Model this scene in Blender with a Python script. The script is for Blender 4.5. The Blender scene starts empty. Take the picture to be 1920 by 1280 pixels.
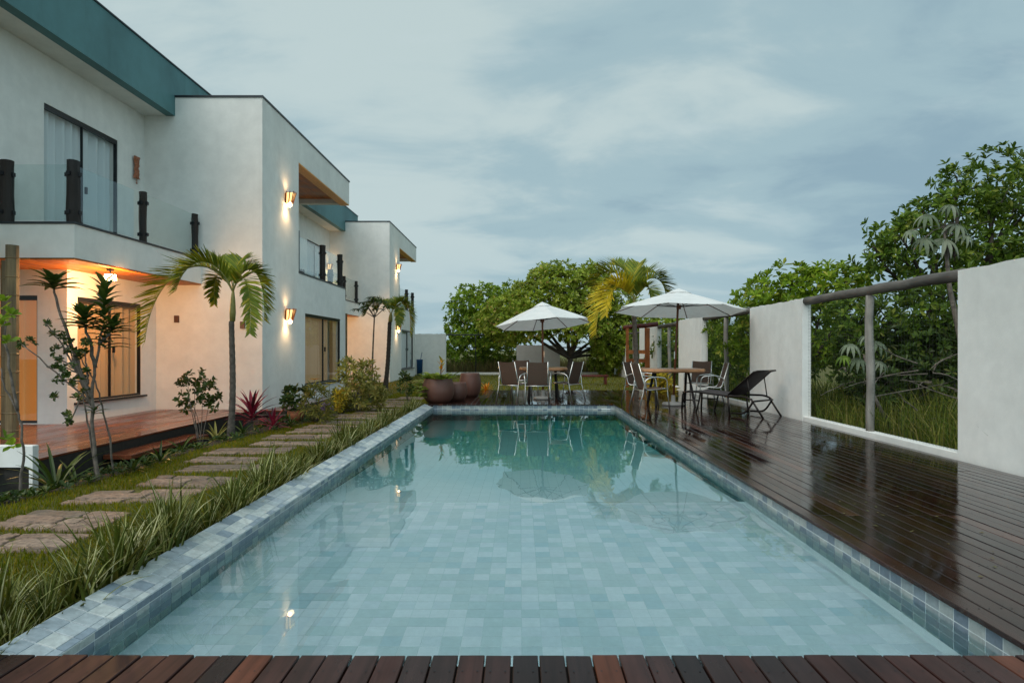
import bpy, math, random
import numpy as np
from mathutils import Vector, Matrix

rad = math.radians
S = bpy.context.scene
COL = S.collection
rng = np.random.default_rng(7)
random.seed(7)

# ------------------------------------------------------------------ camera, world, sun, exposure
CAM_H = 1.2
F = 1140.0
VX, VY = 975.0, 655.0
cam_data = bpy.data.cameras.new("camera")
cam = bpy.data.objects.new("camera", cam_data)
COL.objects.link(cam)
cam.location = (0, 0, CAM_H)
cam.rotation_euler = (rad(90), 0, 0)
cam_data.sensor_width = 36
cam_data.lens = 36 * F / 1920
cam_data.shift_x = -(VX - 960) / 1920
cam_data.shift_y = (VY - 640) / 1920
cam_data.clip_start = 0.05
cam_data.clip_end = 2000
S.camera = cam

S.view_settings.view_transform = 'Standard'
S.view_settings.look = 'None'
S.view_settings.gamma = 1
S.view_settings.exposure = 0.42
S.view_settings.use_curve_mapping = False
S.render.engine = 'CYCLES'
S.cycles.use_denoising = True
S.cycles.max_bounces = 10
S.cycles.transmission_bounces = 8
S.cycles.transparent_max_bounces = 12
S.cycles.blur_glossy = 0.2
S.cycles.sample_clamp_indirect = 6

SUN_EL, SUN_AZ = 50, 222          # azimuth clockwise from +Y; behind the camera, high
world = bpy.data.worlds.new("World")
S.world = world
world.use_nodes = True


def build_world():
    nt = world.node_tree
    N, L = nt.nodes, nt.links
    N.clear()
    out = N.new('ShaderNodeOutputWorld')
    bg = N.new('ShaderNodeBackground')
    bg.inputs['Strength'].default_value = 0.1
    sky = N.new('ShaderNodeTexSky')
    sky.sky_type = 'NISHITA'
    sky.sun_disc = False
    sky.sun_elevation = rad(SUN_EL)
    sky.sun_rotation = rad(SUN_AZ)
    tc = N.new('ShaderNodeTexCoord')
    sep = N.new('ShaderNodeSeparateXYZ')
    L.new(tc.outputs['Generated'], sep.inputs[0])
    zc = N.new('ShaderNodeMath'); zc.operation = 'MAXIMUM'; zc.inputs[1].default_value = 0.0
    L.new(sep.outputs['Z'], zc.inputs[0])
    za = N.new('ShaderNodeMath'); za.operation = 'ADD'; za.inputs[1].default_value = 0.22
    L.new(zc.outputs[0], za.inputs[0])
    dx = N.new('ShaderNodeMath'); dx.operation = 'DIVIDE'
    dy = N.new('ShaderNodeMath'); dy.operation = 'DIVIDE'
    L.new(sep.outputs['X'], dx.inputs[0]); L.new(za.outputs[0], dx.inputs[1])
    L.new(sep.outputs['Y'], dy.inputs[0]); L.new(za.outputs[0], dy.inputs[1])
    comb = N.new('ShaderNodeCombineXYZ')
    L.new(dx.outputs[0], comb.inputs[0]); L.new(dy.outputs[0], comb.inputs[1])

    def noise(scale, detail, rough, sx, sy, rot, off, dist=0.6):
        mp = N.new('ShaderNodeMapping')
        mp.inputs['Scale'].default_value = (sx, sy, 1)
        mp.inputs['Rotation'].default_value = (0, 0, rad(rot))
        mp.inputs['Location'].default_value = off
        L.new(comb.outputs[0], mp.inputs[0])
        n = N.new('ShaderNodeTexNoise')
        n.inputs['Scale'].default_value = scale
        n.inputs['Detail'].default_value = detail
        n.inputs['Roughness'].default_value = rough
        n.inputs['Distortion'].default_value = dist
        L.new(mp.outputs[0], n.inputs[0])
        return n.outputs['Fac']
    big = noise(0.7, 3, 0.45, 1.0, 0.8, 25, (3.1, 1.7, 0), 0.3)
    fine = noise(1.9, 8, 0.55, 0.85, 1.3, 35, (0.4, 5.2, 0), 0.35)
    wisp = noise(3.0, 8, 0.58, 0.7, 1.25, 30, (7.7, 2.2, 0), 0.4)

    def math_(op, a, b=None):
        n = N.new('ShaderNodeMath'); n.operation = op
        for k, v in enumerate((a, b)):
            if v is None: continue
            if hasattr(v, 'links'): L.new(v, n.inputs[k])
            else: n.inputs[k].default_value = v
        return n.outputs[0]

    def lobe(d, p):
        n = N.new('ShaderNodeVectorMath'); n.operation = 'DOT_PRODUCT'
        L.new(tc.outputs['Generated'], n.inputs[0]); n.inputs[1].default_value = Vector(d).normalized()
        return math_('POWER', math_('MAXIMUM', n.outputs['Value'], 0.0), p)

    def ramp(src, stops):
        r = N.new('ShaderNodeValToRGB')
        r.color_ramp.interpolation = 'EASE'
        el = r.color_ramp.elements
        while len(el) < len(stops):
            el.new(0.5)
        for e, (p, c) in zip(el, stops):
            e.position = p
            e.color = (*c, 1)
        L.new(src, r.inputs[0])
        return r.outputs[0]
    v = math_('ADD', math_('MULTIPLY', big, 0.48), math_('MULTIPLY', fine, 0.52))
    # thinner, paler cloud in the west-left and in a bank rising to the right; heavier cloud high on the right
    v = math_('ADD', v, math_('MULTIPLY', lobe((-.60, 1, .33), 9), 0.075))
    v = math_('ADD', v, math_('MULTIPLY', lobe((-.25, 1, .22), 40), 0.05))
    v = math_('ADD', v, math_('MULTIPLY', lobe((.42, 1, .36), 45), 0.09))
    v = math_('ADD', v, math_('MULTIPLY', lobe((.55, 1, .62), 30), -0.12))
    v = math_('ADD', v, math_('MULTIPLY', lobe((.75, 1, .20), 60), -0.08))
    cl = ramp(v, [(0.37, (0.205, 0.305, 0.36)), (0.49, (0.275, 0.385, 0.42)), (0.61, (0.40, 0.487, 0.488))])
    wm = ramp(wisp, [(0.54, (0, 0, 0)), (0.76, (1, 1, 1))])
    wf = N.new('ShaderNodeMath'); wf.operation = 'MULTIPLY'; wf.inputs[1].default_value = 0.34
    L.new(wm, wf.inputs[0])
    m1 = N.new('ShaderNodeMix'); m1.data_type = 'RGBA'
    L.new(wf.outputs[0], m1.inputs['Factor']); L.new(cl, m1.inputs['A'])
    m1.inputs['B'].default_value = (0.44, 0.52, 0.53, 1)
    # smooth veil near the horizon
    hz = N.new('ShaderNodeMapRange')
    hz.inputs['From Min'].default_value = 0.0
    hz.inputs['From Max'].default_value = 0.22
    hz.inputs['To Min'].default_value = 0.6
    hz.inputs['To Max'].default_value = 0.0
    hz.interpolation_type = 'SMOOTHSTEP'
    L.new(zc.outputs[0], hz.inputs['Value'])
    m2 = N.new('ShaderNodeMix'); m2.data_type = 'RGBA'
    L.new(hz.outputs[0], m2.inputs['Factor']); L.new(m1.outputs['Result'], m2.inputs['A'])
    m2.inputs['B'].default_value = (0.265, 0.375, 0.435, 1)
    # sky brightened behind the camera and overhead, added to lift the light on the walls
    br = N.new('ShaderNodeMapRange'); br.interpolation_type = 'SMOOTHSTEP'
    br.inputs['From Min'].default_value = 0.6
    br.inputs['From Max'].default_value = -0.9
    br.inputs['To Min'].default_value = 1.0
    br.inputs['To Max'].default_value = 1.85
    L.new(sep.outputs['Y'], br.inputs['Value'])
    ten = N.new('ShaderNodeMath'); ten.operation = 'MULTIPLY'; ten.inputs[1].default_value = 10.0
    L.new(br.outputs[0], ten.inputs[0])
    sc = N.new('ShaderNodeVectorMath'); sc.operation = 'SCALE'
    L.new(m2.outputs['Result'], sc.inputs[0]); L.new(ten.outputs[0], sc.inputs['Scale'])
    mix = N.new('ShaderNodeMix'); mix.data_type = 'RGBA'
    mix.inputs['Factor'].default_value = 0.94
    L.new(sky.outputs[0], mix.inputs['A']); L.new(sc.outputs[0], mix.inputs['B'])
    L.new(mix.outputs['Result'], bg.inputs['Color'])
    L.new(bg.outputs[0], out.inputs['Surface'])


build_world()
sun_d = bpy.data.lights.new("sun", 'SUN')
sun_d.energy = 1.45
sun_d.angle = rad(50)
sun_d.color = (1.0, 0.955, 0.90)
sun = bpy.data.objects.new("sun", sun_d)
COL.objects.link(sun)
_d = Vector((math.sin(rad(SUN_AZ)) * math.cos(rad(SUN_EL)), math.cos(rad(SUN_AZ)) * math.cos(rad(SUN_EL)), math.sin(rad(SUN_EL))))
sun.rotation_euler = _d.to_track_quat('Z', 'Y').to_euler()
sun.location = _d * 60

# ------------------------------------------------------------------ helpers


def tag(o, label=None, cat=None, group=None, kind=None):
    if label: o['label'] = label
    if cat: o['category'] = cat
    if group: o['group'] = group
    if kind: o['kind'] = kind
    return o


def empty(name, loc=(0, 0, 0), rz=0, **kw):
    o = bpy.data.objects.new(name, None)
    COL.objects.link(o)
    o.location = loc
    o.rotation_euler = (0, 0, rz)
    o.empty_display_size = 0.1
    return tag(o, **kw)


def link(name, me, mat=None, parent=None, **kw):
    o = bpy.data.objects.new(name, me)
    COL.objects.link(o)
    if mat is not None and not me.materials:
        for m in (mat if isinstance(mat, (list, tuple)) else [mat]):
            me.materials.append(m)
    if parent: o.parent = parent
    return tag(o, **kw)


class MB:
    def __init__(self):
        self.v, self.f, self.m = [], [], []
        self.cur = 0

    def face(self, idx):
        self.f.append(tuple(idx)); self.m.append(self.cur)

    def quad(self, a, b, c, d):
        n = len(self.v)
        self.v += [tuple(a), tuple(b), tuple(c), tuple(d)]
        self.face((n, n + 1, n + 2, n + 3))

    def box(self, x0, x1, y0, y1, z0, z1, bev=0.0):
        if x0 > x1: x0, x1 = x1, x0
        if y0 > y1: y0, y1 = y1, y0
        if z0 > z1: z0, z1 = z1, z0
        n = len(self.v)
        if bev <= 0:
            self.v += [(x0, y0, z0), (x1, y0, z0), (x1, y1, z0), (x0, y1, z0), (x0, y0, z1), (x1, y0, z1), (x1, y1, z1), (x0, y1, z1)]
            for q in ((0, 3, 2, 1), (4, 5, 6, 7), (0, 1, 5, 4), (1, 2, 6, 5), (2, 3, 7, 6), (3, 0, 4, 7)):
                self.face([n + i for i in q])
        else:  # chamfered top edges
            b = bev
            self.v += [(x0, y0, z0), (x1, y0, z0), (x1, y1, z0), (x0, y1, z0),
                       (x0, y0, z1 - b), (x1, y0, z1 - b), (x1, y1, z1 - b), (x0, y1, z1 - b),
                       (x0 + b, y0 + b, z1), (x1 - b, y0 + b, z1), (x1 - b, y1 - b, z1), (x0 + b, y1 - b, z1)]
            for q in ((0, 3, 2, 1), (0, 1, 5, 4), (1, 2, 6, 5), (2, 3, 7, 6), (3, 0, 4, 7),
                      (4, 5, 9, 8), (5, 6, 10, 9), (6, 7, 11, 10), (7, 4, 8, 11), (8, 9, 10, 11)):
                self.face([n + i for i in q])
        return self

    def tube(self, pts, r, sides=8, cap=True):
        pts = [Vector(p) for p in pts]
        rs = r if isinstance(r, (list, tuple)) else [r] * len(pts)
        n0 = len(self.v)
        prev = None
        for i, p in enumerate(pts):
            if i == 0: t = pts[1] - pts[0]
            elif i == len(pts) - 1: t = pts[-1] - pts[-2]
            else: t = pts[i + 1] - pts[i - 1]
            t.normalize()
            if prev is None:
                a = Vector((0, 0, 1)) if abs(t.z) < 0.9 else Vector((1, 0, 0))
                u = t.cross(a).normalized()
            else:
                u = (prev - t * prev.dot(t)).normalized()
            prev = u
            w = t.cross(u)
            for k in range(sides):
                an = 2 * math.pi * k / sides
                self.v.append(tuple(p + (u * math.cos(an) + w * math.sin(an)) * rs[i]))
        for i in range(len(pts) - 1):
            for k in range(sides):
                k2 = (k + 1) % sides
                a = n0 + i * sides
                self.face((a + k, a + k2, a + sides + k2, a + sides + k))
        if cap:
            self.face([n0 + k for k in range(sides)][::-1])
            self.face([n0 + (len(pts) - 1) * sides + k for k in range(sides)])
        return self

    def lathe(self, prof, sides=24, c=(0, 0, 0)):
        n0 = len(self.v)
        for (r, z) in prof:
            for k in range(sides):
                an = 2 * math.pi * k / sides
                self.v.append((c[0] + r * math.cos(an), c[1] + r * math.sin(an), c[2] + z))
        for i in range(len(prof) - 1):
            for k in range(sides):
                k2 = (k + 1) % sides
                a = n0 + i * sides
                self.face((a + k, a + k2, a + sides + k2, a + sides + k))
        return self

    def frame_box(self, fr, u0, u1, z0, z1, d0, d1):
        """box in a wall frame fr=(origin, u, n)"""
        o, u, n = fr
        o, u, n = Vector(o), Vector(u), Vector(n)
        k = len(self.v)
        for (a, d, z) in ((u0, d0, z0), (u1, d0, z0), (u1, d1, z0), (u0, d1, z0), (u0, d0, z1), (u1, d0, z1), (u1, d1, z1), (u0, d1, z1)):
            p = o + u * a + n * d
            self.v.append((p.x, p.y, p.z + z))
        for q in ((0, 3, 2, 1), (4, 5, 6, 7), (0, 1, 5, 4), (1, 2, 6, 5), (2, 3, 7, 6), (3, 0, 4, 7)):
            self.face([k + i for i in q])
        return self

    def build(self, name, mat=None, parent=None, smooth=False, loc=None, fix=True, **kw):
        me = bpy.data.meshes.new(name)
        me.from_pydata(self.v, [], self.f)
        if fix:
            import bmesh
            bm = bmesh.new(); bm.from_mesh(me)
            bmesh.ops.recalc_face_normals(bm, faces=bm.faces)
            bm.to_mesh(me); bm.free()
        mats = mat if isinstance(mat, (list, tuple)) else [mat]
        for m in mats:
            if m: me.materials.append(m)
        if len(mats) > 1: me.polygons.foreach_set('material_index', self.m)
        if smooth:
            me.polygons.foreach_set('use_smooth', [True] * len(me.polygons))
        o = link(name, me, None, parent, **kw)
        if loc is not None: o.location = loc
        return o


def np_mesh(name, V, T, mat, parent=None, mi=None, smooth=False, **kw):
    """V (n,3) float, T (m,k) int (all faces of k corners)"""
    V = np.asarray(V, dtype=np.float32); T = np.asarray(T, dtype=np.int32)
    me = bpy.data.meshes.new(name)
    k = T.shape[1]
    me.vertices.add(len(V)); me.vertices.foreach_set('co', V.ravel())
    me.loops.add(T.size); me.loops.foreach_set('vertex_index', T.ravel())
    me.polygons.add(len(T))
    me.polygons.foreach_set('loop_start', np.arange(len(T), dtype=np.int32) * k)
    for m in (mat if isinstance(mat, (list, tuple)) else [mat]):
        me.materials.append(m)
    if mi is not None: me.polygons.foreach_set('material_index', np.asarray(mi, dtype=np.int32))
    me.polygons.foreach_set('use_smooth', np.full(len(T), smooth, dtype=bool))
    me.update(calc_edges=True)
    return link(name, me, None, parent, **kw)


def copy_tree(o, parent=None):
    c = o.copy()
    COL.objects.link(c)
    if parent is not None: c.parent = parent
    for ch in list(o.children):
        copy_tree(ch, c)
    return c


def px(x, y, Y):
    return Vector(((x - VX) / F * Y, Y, CAM_H + (VY - y) / F * Y))


# ------------------------------------------------------------------ materials
def new_mat(name):
    m = bpy.data.materials.new(name)
    m.use_nodes = True
    nt = m.node_tree
    return m, nt.nodes, nt.links, nt.nodes['Principled BSDF']


def rnd(N, L):
    """one random number per object and per loose piece"""
    oi = N.new('ShaderNodeObjectInfo'); ge = N.new('ShaderNodeNewGeometry')
    a = N.new('ShaderNodeMath'); a.operation = 'ADD'
    L.new(oi.outputs['Random'], a.inputs[0]); L.new(ge.outputs['Random Per Island'], a.inputs[1])
    f = N.new('ShaderNodeMath'); f.operation = 'FRACT'
    L.new(a.outputs[0], f.inputs[0])
    return f.outputs[0]


def ramp(N, L, src, stops, interp='LINEAR'):
    r = N.new('ShaderNodeValToRGB')
    r.color_ramp.interpolation = interp
    el = r.color_ramp.elements
    while len(el) < len(stops): el.new(0.5)
    for e, (p, c) in zip(el, stops):
        e.position = p
        e.color = (*c, 1) if len(c) == 3 else c
    if src is not None: L.new(src, r.inputs[0])
    return r.outputs[0]


def noise(N, L, scale, detail=4, rough=0.55, vec='Object', stretch=(1, 1, 1), dist=0.0, seed=None):
    tc = N.new('ShaderNodeTexCoord')
    mp = N.new('ShaderNodeMapping'); mp.inputs['Scale'].default_value = stretch
    if vec == 'Position':
        ge = N.new('ShaderNodeNewGeometry'); src = ge.outputs['Position']
    else:
        src = tc.outputs[vec]
    if seed is not None:
        ad = N.new('ShaderNodeVectorMath'); ad.operation = 'ADD'
        cb = N.new('ShaderNodeCombineXYZ')
        mu = N.new('ShaderNodeMath'); mu.operation = 'MULTIPLY'; mu.inputs[1].default_value = 37.0
        L.new(seed, mu.inputs[0])
        for i in range(3): L.new(mu.outputs[0], cb.inputs[i])
        L.new(src, ad.inputs[0]); L.new(cb.outputs[0], ad.inputs[1])
        src = ad.outputs[0]
    L.new(src, mp.inputs[0])
    n = N.new('ShaderNodeTexNoise')
    n.inputs['Scale'].default_value = scale
    n.inputs['Detail'].default_value = detail
    n.inputs['Roughness'].default_value = rough
    n.inputs['Distortion'].default_value = dist
    L.new(mp.outputs[0], n.inputs[0])
    return n.outputs['Fac']


def mixc(N, L, fac, a, b, mode='MIX'):
    m = N.new('ShaderNodeMix'); m.data_type = 'RGBA'; m.blend_type = mode
    if hasattr(fac, 'links'): L.new(fac, m.inputs['Factor'])
    else: m.inputs['Factor'].default_value = fac
    for k, v in (('A', a), ('B', b)):
        if hasattr(v, 'links'): L.new(v, m.inputs[k])
        else: m.inputs[k].default_value = (*v, 1)
    return m.outputs['Result']


def bump(N, L, bsdf, h, strength, dist=0.01):
    b = N.new('ShaderNodeBump')
    b.inputs['Strength'].default_value = strength
    b.inputs['Distance'].default_value = dist
    L.new(h, b.inputs['Height']); L.new(b.outputs[0], bsdf.inputs['Normal'])


def stucco(name, base, dirt=(0.36, 0.36, 0.33), amount=0.35, rough=0.85):
    m, N, L, B = new_mat(name)
    n1 = noise(N, L, 0.6, 6, 0.6, 'Position', (1, 1, 0.35), 0.4)
    n2 = noise(N, L, 4.0, 6, 0.65, 'Position')
    f1 = ramp(N, L, n1, [(0.45, (0, 0, 0)), (0.75, (amount,) * 3)])
    c = mixc(N, L, f1, base, dirt)
    n3 = noise(N, L, 2.6, 5, 0.6, 'Position', (1, 1, 0.07), 0.15)
    f3 = ramp(N, L, n3, [(0.56, (0, 0, 0)), (0.80, (amount * .55,) * 3)])
    c = mixc(N, L, f3, c, dirt)
    f2 = ramp(N, L, n2, [(0.35, (0.93,) * 3), (0.7, (1.04,) * 3)])
    c = mixc(N, L, 1.0, c, f2, 'MULTIPLY')
    L.new(c, B.inputs['Base Color'])
    B.inputs['Roughness'].default_value = rough
    h = noise(N, L, 90, 3, 0.6, 'Position')
    bump(N, L, B, h, 0.25, 0.006)
    return m


def wood(name, c0, c1, c2, rough=(0.25, 0.5), grain=(30, 1.2, 30), wet=False, coat=0.0, spec=0.5):
    m, N, L, B = new_mat(name)
    r = rnd(N, L)
    g = noise(N, L, 1.0, 6, 0.65, 'Position', grain, 0.3, r)
    g2 = noise(N, L, 2.2, 3, 0.5, 'Position', (1, 1, 1), 0.2, r)
    col = ramp(N, L, r, [(0.0, c0), (0.55, c1), (0.85, c1), (1.0, c2)])
    gr = ramp(N, L, g, [(0.3, (0.55,) * 3), (0.7, (1.25,) * 3)])
    col = mixc(N, L, 1.0, col, gr, 'MULTIPLY')
    gr2 = ramp(N, L, g2, [(0.35, (0.7,) * 3), (0.7, (1.25,) * 3)])
    col = mixc(N, L, 1.0, col, gr2, 'MULTIPLY')
    L.new(col, B.inputs['Base Color'])
    if wet:
        w = noise(N, L, 1.1, 5, 0.62, 'Position', (1.6, 0.7, 1), 0.5)
        pb = N.new('ShaderNodeMath'); pb.operation = 'MULTIPLY_ADD'; pb.inputs[1].default_value = 0.16
        L.new(r, pb.inputs[0]); L.new(w, pb.inputs[2])
        ro = ramp(N, L, pb.outputs[0], [(0.46, (rough[0],) * 3), (0.70, (rough[1],) * 3)])
    else:
        ro = ramp(N, L, g2, [(0.3, (rough[0],) * 3), (0.7, (rough[1],) * 3)])
    L.new(ro, B.inputs['Roughness'])
    B.inputs['Specular IOR Level'].default_value = spec * .6
    B.inputs['Coat Weight'].default_value = coat
    B.inputs['Coat Roughness'].default_value = 0.06
    bump(N, L, B, g, 0.12, 0.004)
    return m


def plain(name, col, rough=0.5, metal=0.0, var=0.0, nscale=20, **inp):
    m, N, L, B = new_mat(name)
    if var > 0:
        n = noise(N, L, nscale, 5, 0.6, 'Position')
        f = ramp(N, L, n, [(0.3, (1 - var,) * 3), (0.7, (1 + var,) * 3)])
        L.new(mixc(N, L, 1.0, col, f, 'MULTIPLY'), B.inputs['Base Color'])
    else:
        B.inputs['Base Color'].default_value = (*col, 1)
    B.inputs['Roughness'].default_value = rough
    B.inputs['Metallic'].default_value = metal
    for k, v in inp.items():
        B.inputs[k.replace('_', ' ')].default_value = v
    return m


def leafmat(name, stops, rough=0.45, trans=0.25, spec=0.3):
    m, N, L, B = new_mat(name)
    r = rnd(N, L)
    c = ramp(N, L, r, stops)
    n = noise(N, L, 1.3, 3, 0.5, 'Position')
    f = ramp(N, L, n, [(0.3, (0.72,) * 3), (0.7, (1.25,) * 3)])
    c = mixc(N, L, 1.0, c, f, 'MULTIPLY')
    L.new(c, B.inputs['Base Color'])
    B.inputs['Roughness'].default_value = rough
    B.inputs['Specular IOR Level'].default_value = spec
    tr = N.new('ShaderNodeBsdfTranslucent')
    L.new(c, tr.inputs['Color'])
    mx = N.new('ShaderNodeMixShader'); mx.inputs[0].default_value = trans
    L.new(B.outputs[0], mx.inputs[1]); L.new(tr.outputs[0], mx.inputs[2])
    L.new(mx.outputs[0], N['Material Output'].inputs['Surface'])
    return m


def tilemat(name, stops, rough=0.35, bumpy=0.2, var=0.25):
    m, N, L, B = new_mat(name)
    r = rnd(N, L)
    c = ramp(N, L, r, stops, 'CONSTANT')
    n = noise(N, L, 22, 6, 0.7, 'Position', (1, 1, 1), 0.3, r)
    f = ramp(N, L, n, [(0.3, (1 - var,) * 3), (0.7, (1 + var,) * 3)])
    c = mixc(N, L, 1.0, c, f, 'MULTIPLY')
    L.new(c, B.inputs['Base Color'])
    B.inputs['Roughness'].default_value = rough
    bump(N, L, B, n, bumpy, 0.003)
    return m


WHITE = stucco("white_stucco", (0.785, 0.765, 0.72), amount=0.25)
WALLW = stucco("white_wall_paint", (0.775, 0.765, 0.725), (0.42, 0.42, 0.38), 0.38)
TEAL = stucco("teal_render", (0.080, 0.205, 0.215), (0.028, 0.085, 0.09), 0.75, 0.6)
DARKCAP = plain("dark_flashing", (0.02, 0.025, 0.03), 0.4, 0.3)
BLACKAL = plain("dark_aluminium", (0.018, 0.02, 0.022), 0.35, 0.4)
SOFFIT = wood("warm_ceiling_wood", (0.44, 0.115, 0.014), (0.54, 0.15, 0.018), (0.60, 0.19, 0.03), (0.35, 0.55), (14, 1.0, 14))
DECK = wood("wet_dark_deck", (0.011, 0.0042, 0.0034), (0.024, 0.0080, 0.0055), (0.085, 0.024, 0.012), (0.025, 0.19), (26, 1.2, 26), wet=True, spec=0.75)
DAMP = wood("damp_front_deck", (0.020, 0.0115, 0.0105), (0.052, 0.0215, 0.0175), (0.26, 0.075, 0.028), (0.26, 0.5), (26, 1.2, 26), wet=True, spec=0.3)
TERR = wood("red_veranda_boards", (0.15, 0.045, 0.022), (0.19, 0.06, 0.028), (0.24, 0.08, 0.035), (0.10, 0.32), (20, 1.2, 20), wet=True)
DARKWOOD = wood("dark_post_wood", (0.018, 0.012, 0.009), (0.026, 0.017, 0.012), (0.04, 0.024, 0.016), (0.4, 0.7), (20, 20, 1.5))
LOG = wood("grey_log", (0.10, 0.085, 0.075), (0.13, 0.115, 0.10), (0.17, 0.15, 0.13), (0.5, 0.8), (12, 2, 12))
POSTW = wood("weathered_post", (0.26, 0.24, 0.21), (0.31, 0.285, 0.25), (0.36, 0.33, 0.29), (0.6, 0.8), (20, 20, 1.5))
REDWOOD = wood("orange_wood", (0.30, 0.085, 0.02), (0.36, 0.11, 0.028), (0.42, 0.14, 0.04), (0.3, 0.5), (20, 20, 2))
TABLEW = wood("slab_table_wood", (0.34, 0.16, 0.07), (0.40, 0.20, 0.095), (0.46, 0.25, 0.12), (0.2, 0.4), (3, 14, 8))
MAROON = wood("maroon_bench_wood", (0.10, 0.022, 0.018), (0.13, 0.028, 0.022), (0.15, 0.035, 0.025), (0.25, 0.4), (2, 14, 8))
BAMBOO = wood("bamboo_pole", (0.16, 0.11, 0.055), (0.20, 0.14, 0.07), (0.25, 0.18, 0.09), (0.4, 0.6), (30, 30, 2.0))
GROUT = plain("pool_grout", (0.62, 0.66, 0.66), 0.7, var=0.12)
FGROUT = plain("pool_floor_grout", (0.66, 0.61, 0.66), 0.7, var=0.05)
TILE = tilemat("pool_stone_tile", [(0.0, (0.22, 0.275, 0.325)), (0.15, (0.36, 0.41, 0.43)), (0.45, (0.46, 0.50, 0.49)), (0.72, (0.31, 0.365, 0.40)), (0.88, (0.52, 0.55, 0.53))], 0.35, 0.25, 0.26)
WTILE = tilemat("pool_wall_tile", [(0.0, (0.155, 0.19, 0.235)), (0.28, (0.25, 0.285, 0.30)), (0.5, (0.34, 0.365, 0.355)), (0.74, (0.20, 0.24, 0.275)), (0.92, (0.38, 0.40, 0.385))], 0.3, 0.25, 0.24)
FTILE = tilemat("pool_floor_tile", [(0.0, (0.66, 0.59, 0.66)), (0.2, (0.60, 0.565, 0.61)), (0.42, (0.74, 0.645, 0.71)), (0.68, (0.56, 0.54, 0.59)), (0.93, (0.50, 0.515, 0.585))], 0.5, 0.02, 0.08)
DTILE = tilemat("deep_floor_tile", [(0.0, (0.64, 0.59, 0.64)), (0.5, (0.67, 0.61, 0.66))], 0.5, 0.0, 0.04)
SILVER = plain("brushed_steel_tube", (0.62, 0.61, 0.58), 0.28, 1.0)
SLING = plain("brown_sling_fabric", (0.095, 0.052, 0.034), 0.75, var=0.2, nscale=60)
DSLING = plain("charcoal_sling_fabric", (0.035, 0.026, 0.028), 0.7, var=0.2, nscale=60)
DMETAL = plain("dark_bronze_metal", (0.022, 0.017, 0.015), 0.35, 0.6)
BLACKM = plain("black_steel", (0.012, 0.012, 0.014), 0.4, 0.5)
CANVAS = stucco("white_canvas", (0.87, 0.87, 0.845), (0.55, 0.55, 0.5), 0.12, 0.9)
def _cloth(m, f):
    nt = m.node_tree; N, L = nt.nodes, nt.links
    B = N['Principled BSDF']
    tr = N.new('ShaderNodeBsdfTranslucent')
    L.new(B.inputs['Base Color'].links[0].from_socket, tr.inputs['Color'])
    mx = N.new('ShaderNodeMixShader'); mx.inputs[0].default_value = f
    L.new(B.outputs[0], mx.inputs[1]); L.new(tr.outputs[0], mx.inputs[2])
    L.new(mx.outputs[0], N['Material Output'].inputs['Surface'])


_cloth(CANVAS, 0.25)
POLEW = wood("umbrella_pole_wood", (0.13, 0.045, 0.02), (0.16, 0.055, 0.025), (0.19, 0.07, 0.03), (0.3, 0.5), (30, 30, 2))
TERRA = stucco("terracotta", (0.125, 0.050, 0.034), (0.055, 0.03, 0.022), 0.7, 0.5)
CONC = stucco("grey_concrete", (0.30, 0.29, 0.27), (0.16, 0.15, 0.13), 0.5)
STONE = tilemat("path_stone", [(0.0, (0.21, 0.140, 0.100)), (0.3, (0.155, 0.112, 0.080)), (0.6, (0.25, 0.175, 0.128)), (0.85, (0.135, 0.095, 0.070))], 0.7, 1.0, 0.7)
DARKSOIL = plain("dark_soil", (0.022, 0.017, 0.012), 0.9, var=0.4)
CURT_W = plain("amber_curtain_cloth", (0.56, 0.36, 0.19), 0.9)
CURT_G = plain("grey_curtain_cloth", (0.66, 0.69, 0.70), 0.9)
TRUNK = plain("mottled_trunk", (0.125, 0.10, 0.08), 0.85, var=0.6, nscale=14)
DTRUNK = plain("dark_bark", (0.045, 0.034, 0.026), 0.9, var=0.4, nscale=14)
PALMBARK = plain("ringed_palm_bark", (0.085, 0.068, 0.054), 0.85, var=0.5, nscale=18)
GREENSHAFT = plain("palm_crownshaft", (0.22, 0.20, 0.05), 0.5, var=0.2)
BLUEP = plain("blue_plastic", (0.01, 0.06, 0.17), 0.4)
MASKW = plain("carved_terracotta", (0.30, 0.10, 0.045), 0.7, var=0.45, nscale=40)

LEAF_TREE = leafmat("leaf_olive", [(0.0, (0.134, 0.193, 0.014)), (0.4, (0.219, 0.292, 0.020)), (0.75, (0.317, 0.378, 0.037)), (0.94, (0.451, 0.470, 0.100)), (1.0, (0.390, 0.214, 0.071))], 0.5, 0.35)
LEAF_DEEP = leafmat("leaf_deep_green", [(0.0, (0.048, 0.093, 0.008)), (0.5, (0.091, 0.153, 0.013)), (0.85, (0.155, 0.232, 0.020)), (1.0, (0.256, 0.279, 0.046))], 0.45, 0.3)
LEAF_DARK = leafmat("leaf_dark_green", [(0.0, (0.022, 0.045, 0.007)), (0.5, (0.04, 0.07, 0.010)), (0.85, (0.065, 0.10, 0.014)), (1.0, (0.13, 0.13, 0.03))], 0.4, 0.25)
LEAF_BRIGHT = leafmat("leaf_fresh_green", [(0.0, (0.099, 0.164, 0.009)), (0.5, (0.174, 0.277, 0.013)), (0.9, (0.290, 0.378, 0.028)), (1.0, (0.417, 0.391, 0.063))], 0.45, 0.35)
LEAF_SILVER = leafmat("leaf_silver", [(0.0, (0.11, 0.145, 0.08)), (0.6, (0.16, 0.19, 0.12)), (1.0, (0.26, 0.28, 0.20))], 0.6, 0.2)
LEAF_PALM = leafmat("leaf_palm", [(0.0, (0.092, 0.147, 0.013)), (0.5, (0.185, 0.233, 0.016)), (0.85, (0.335, 0.327, 0.022)), (1.0, (0.503, 0.389, 0.031))], 0.45, 0.3)
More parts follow.
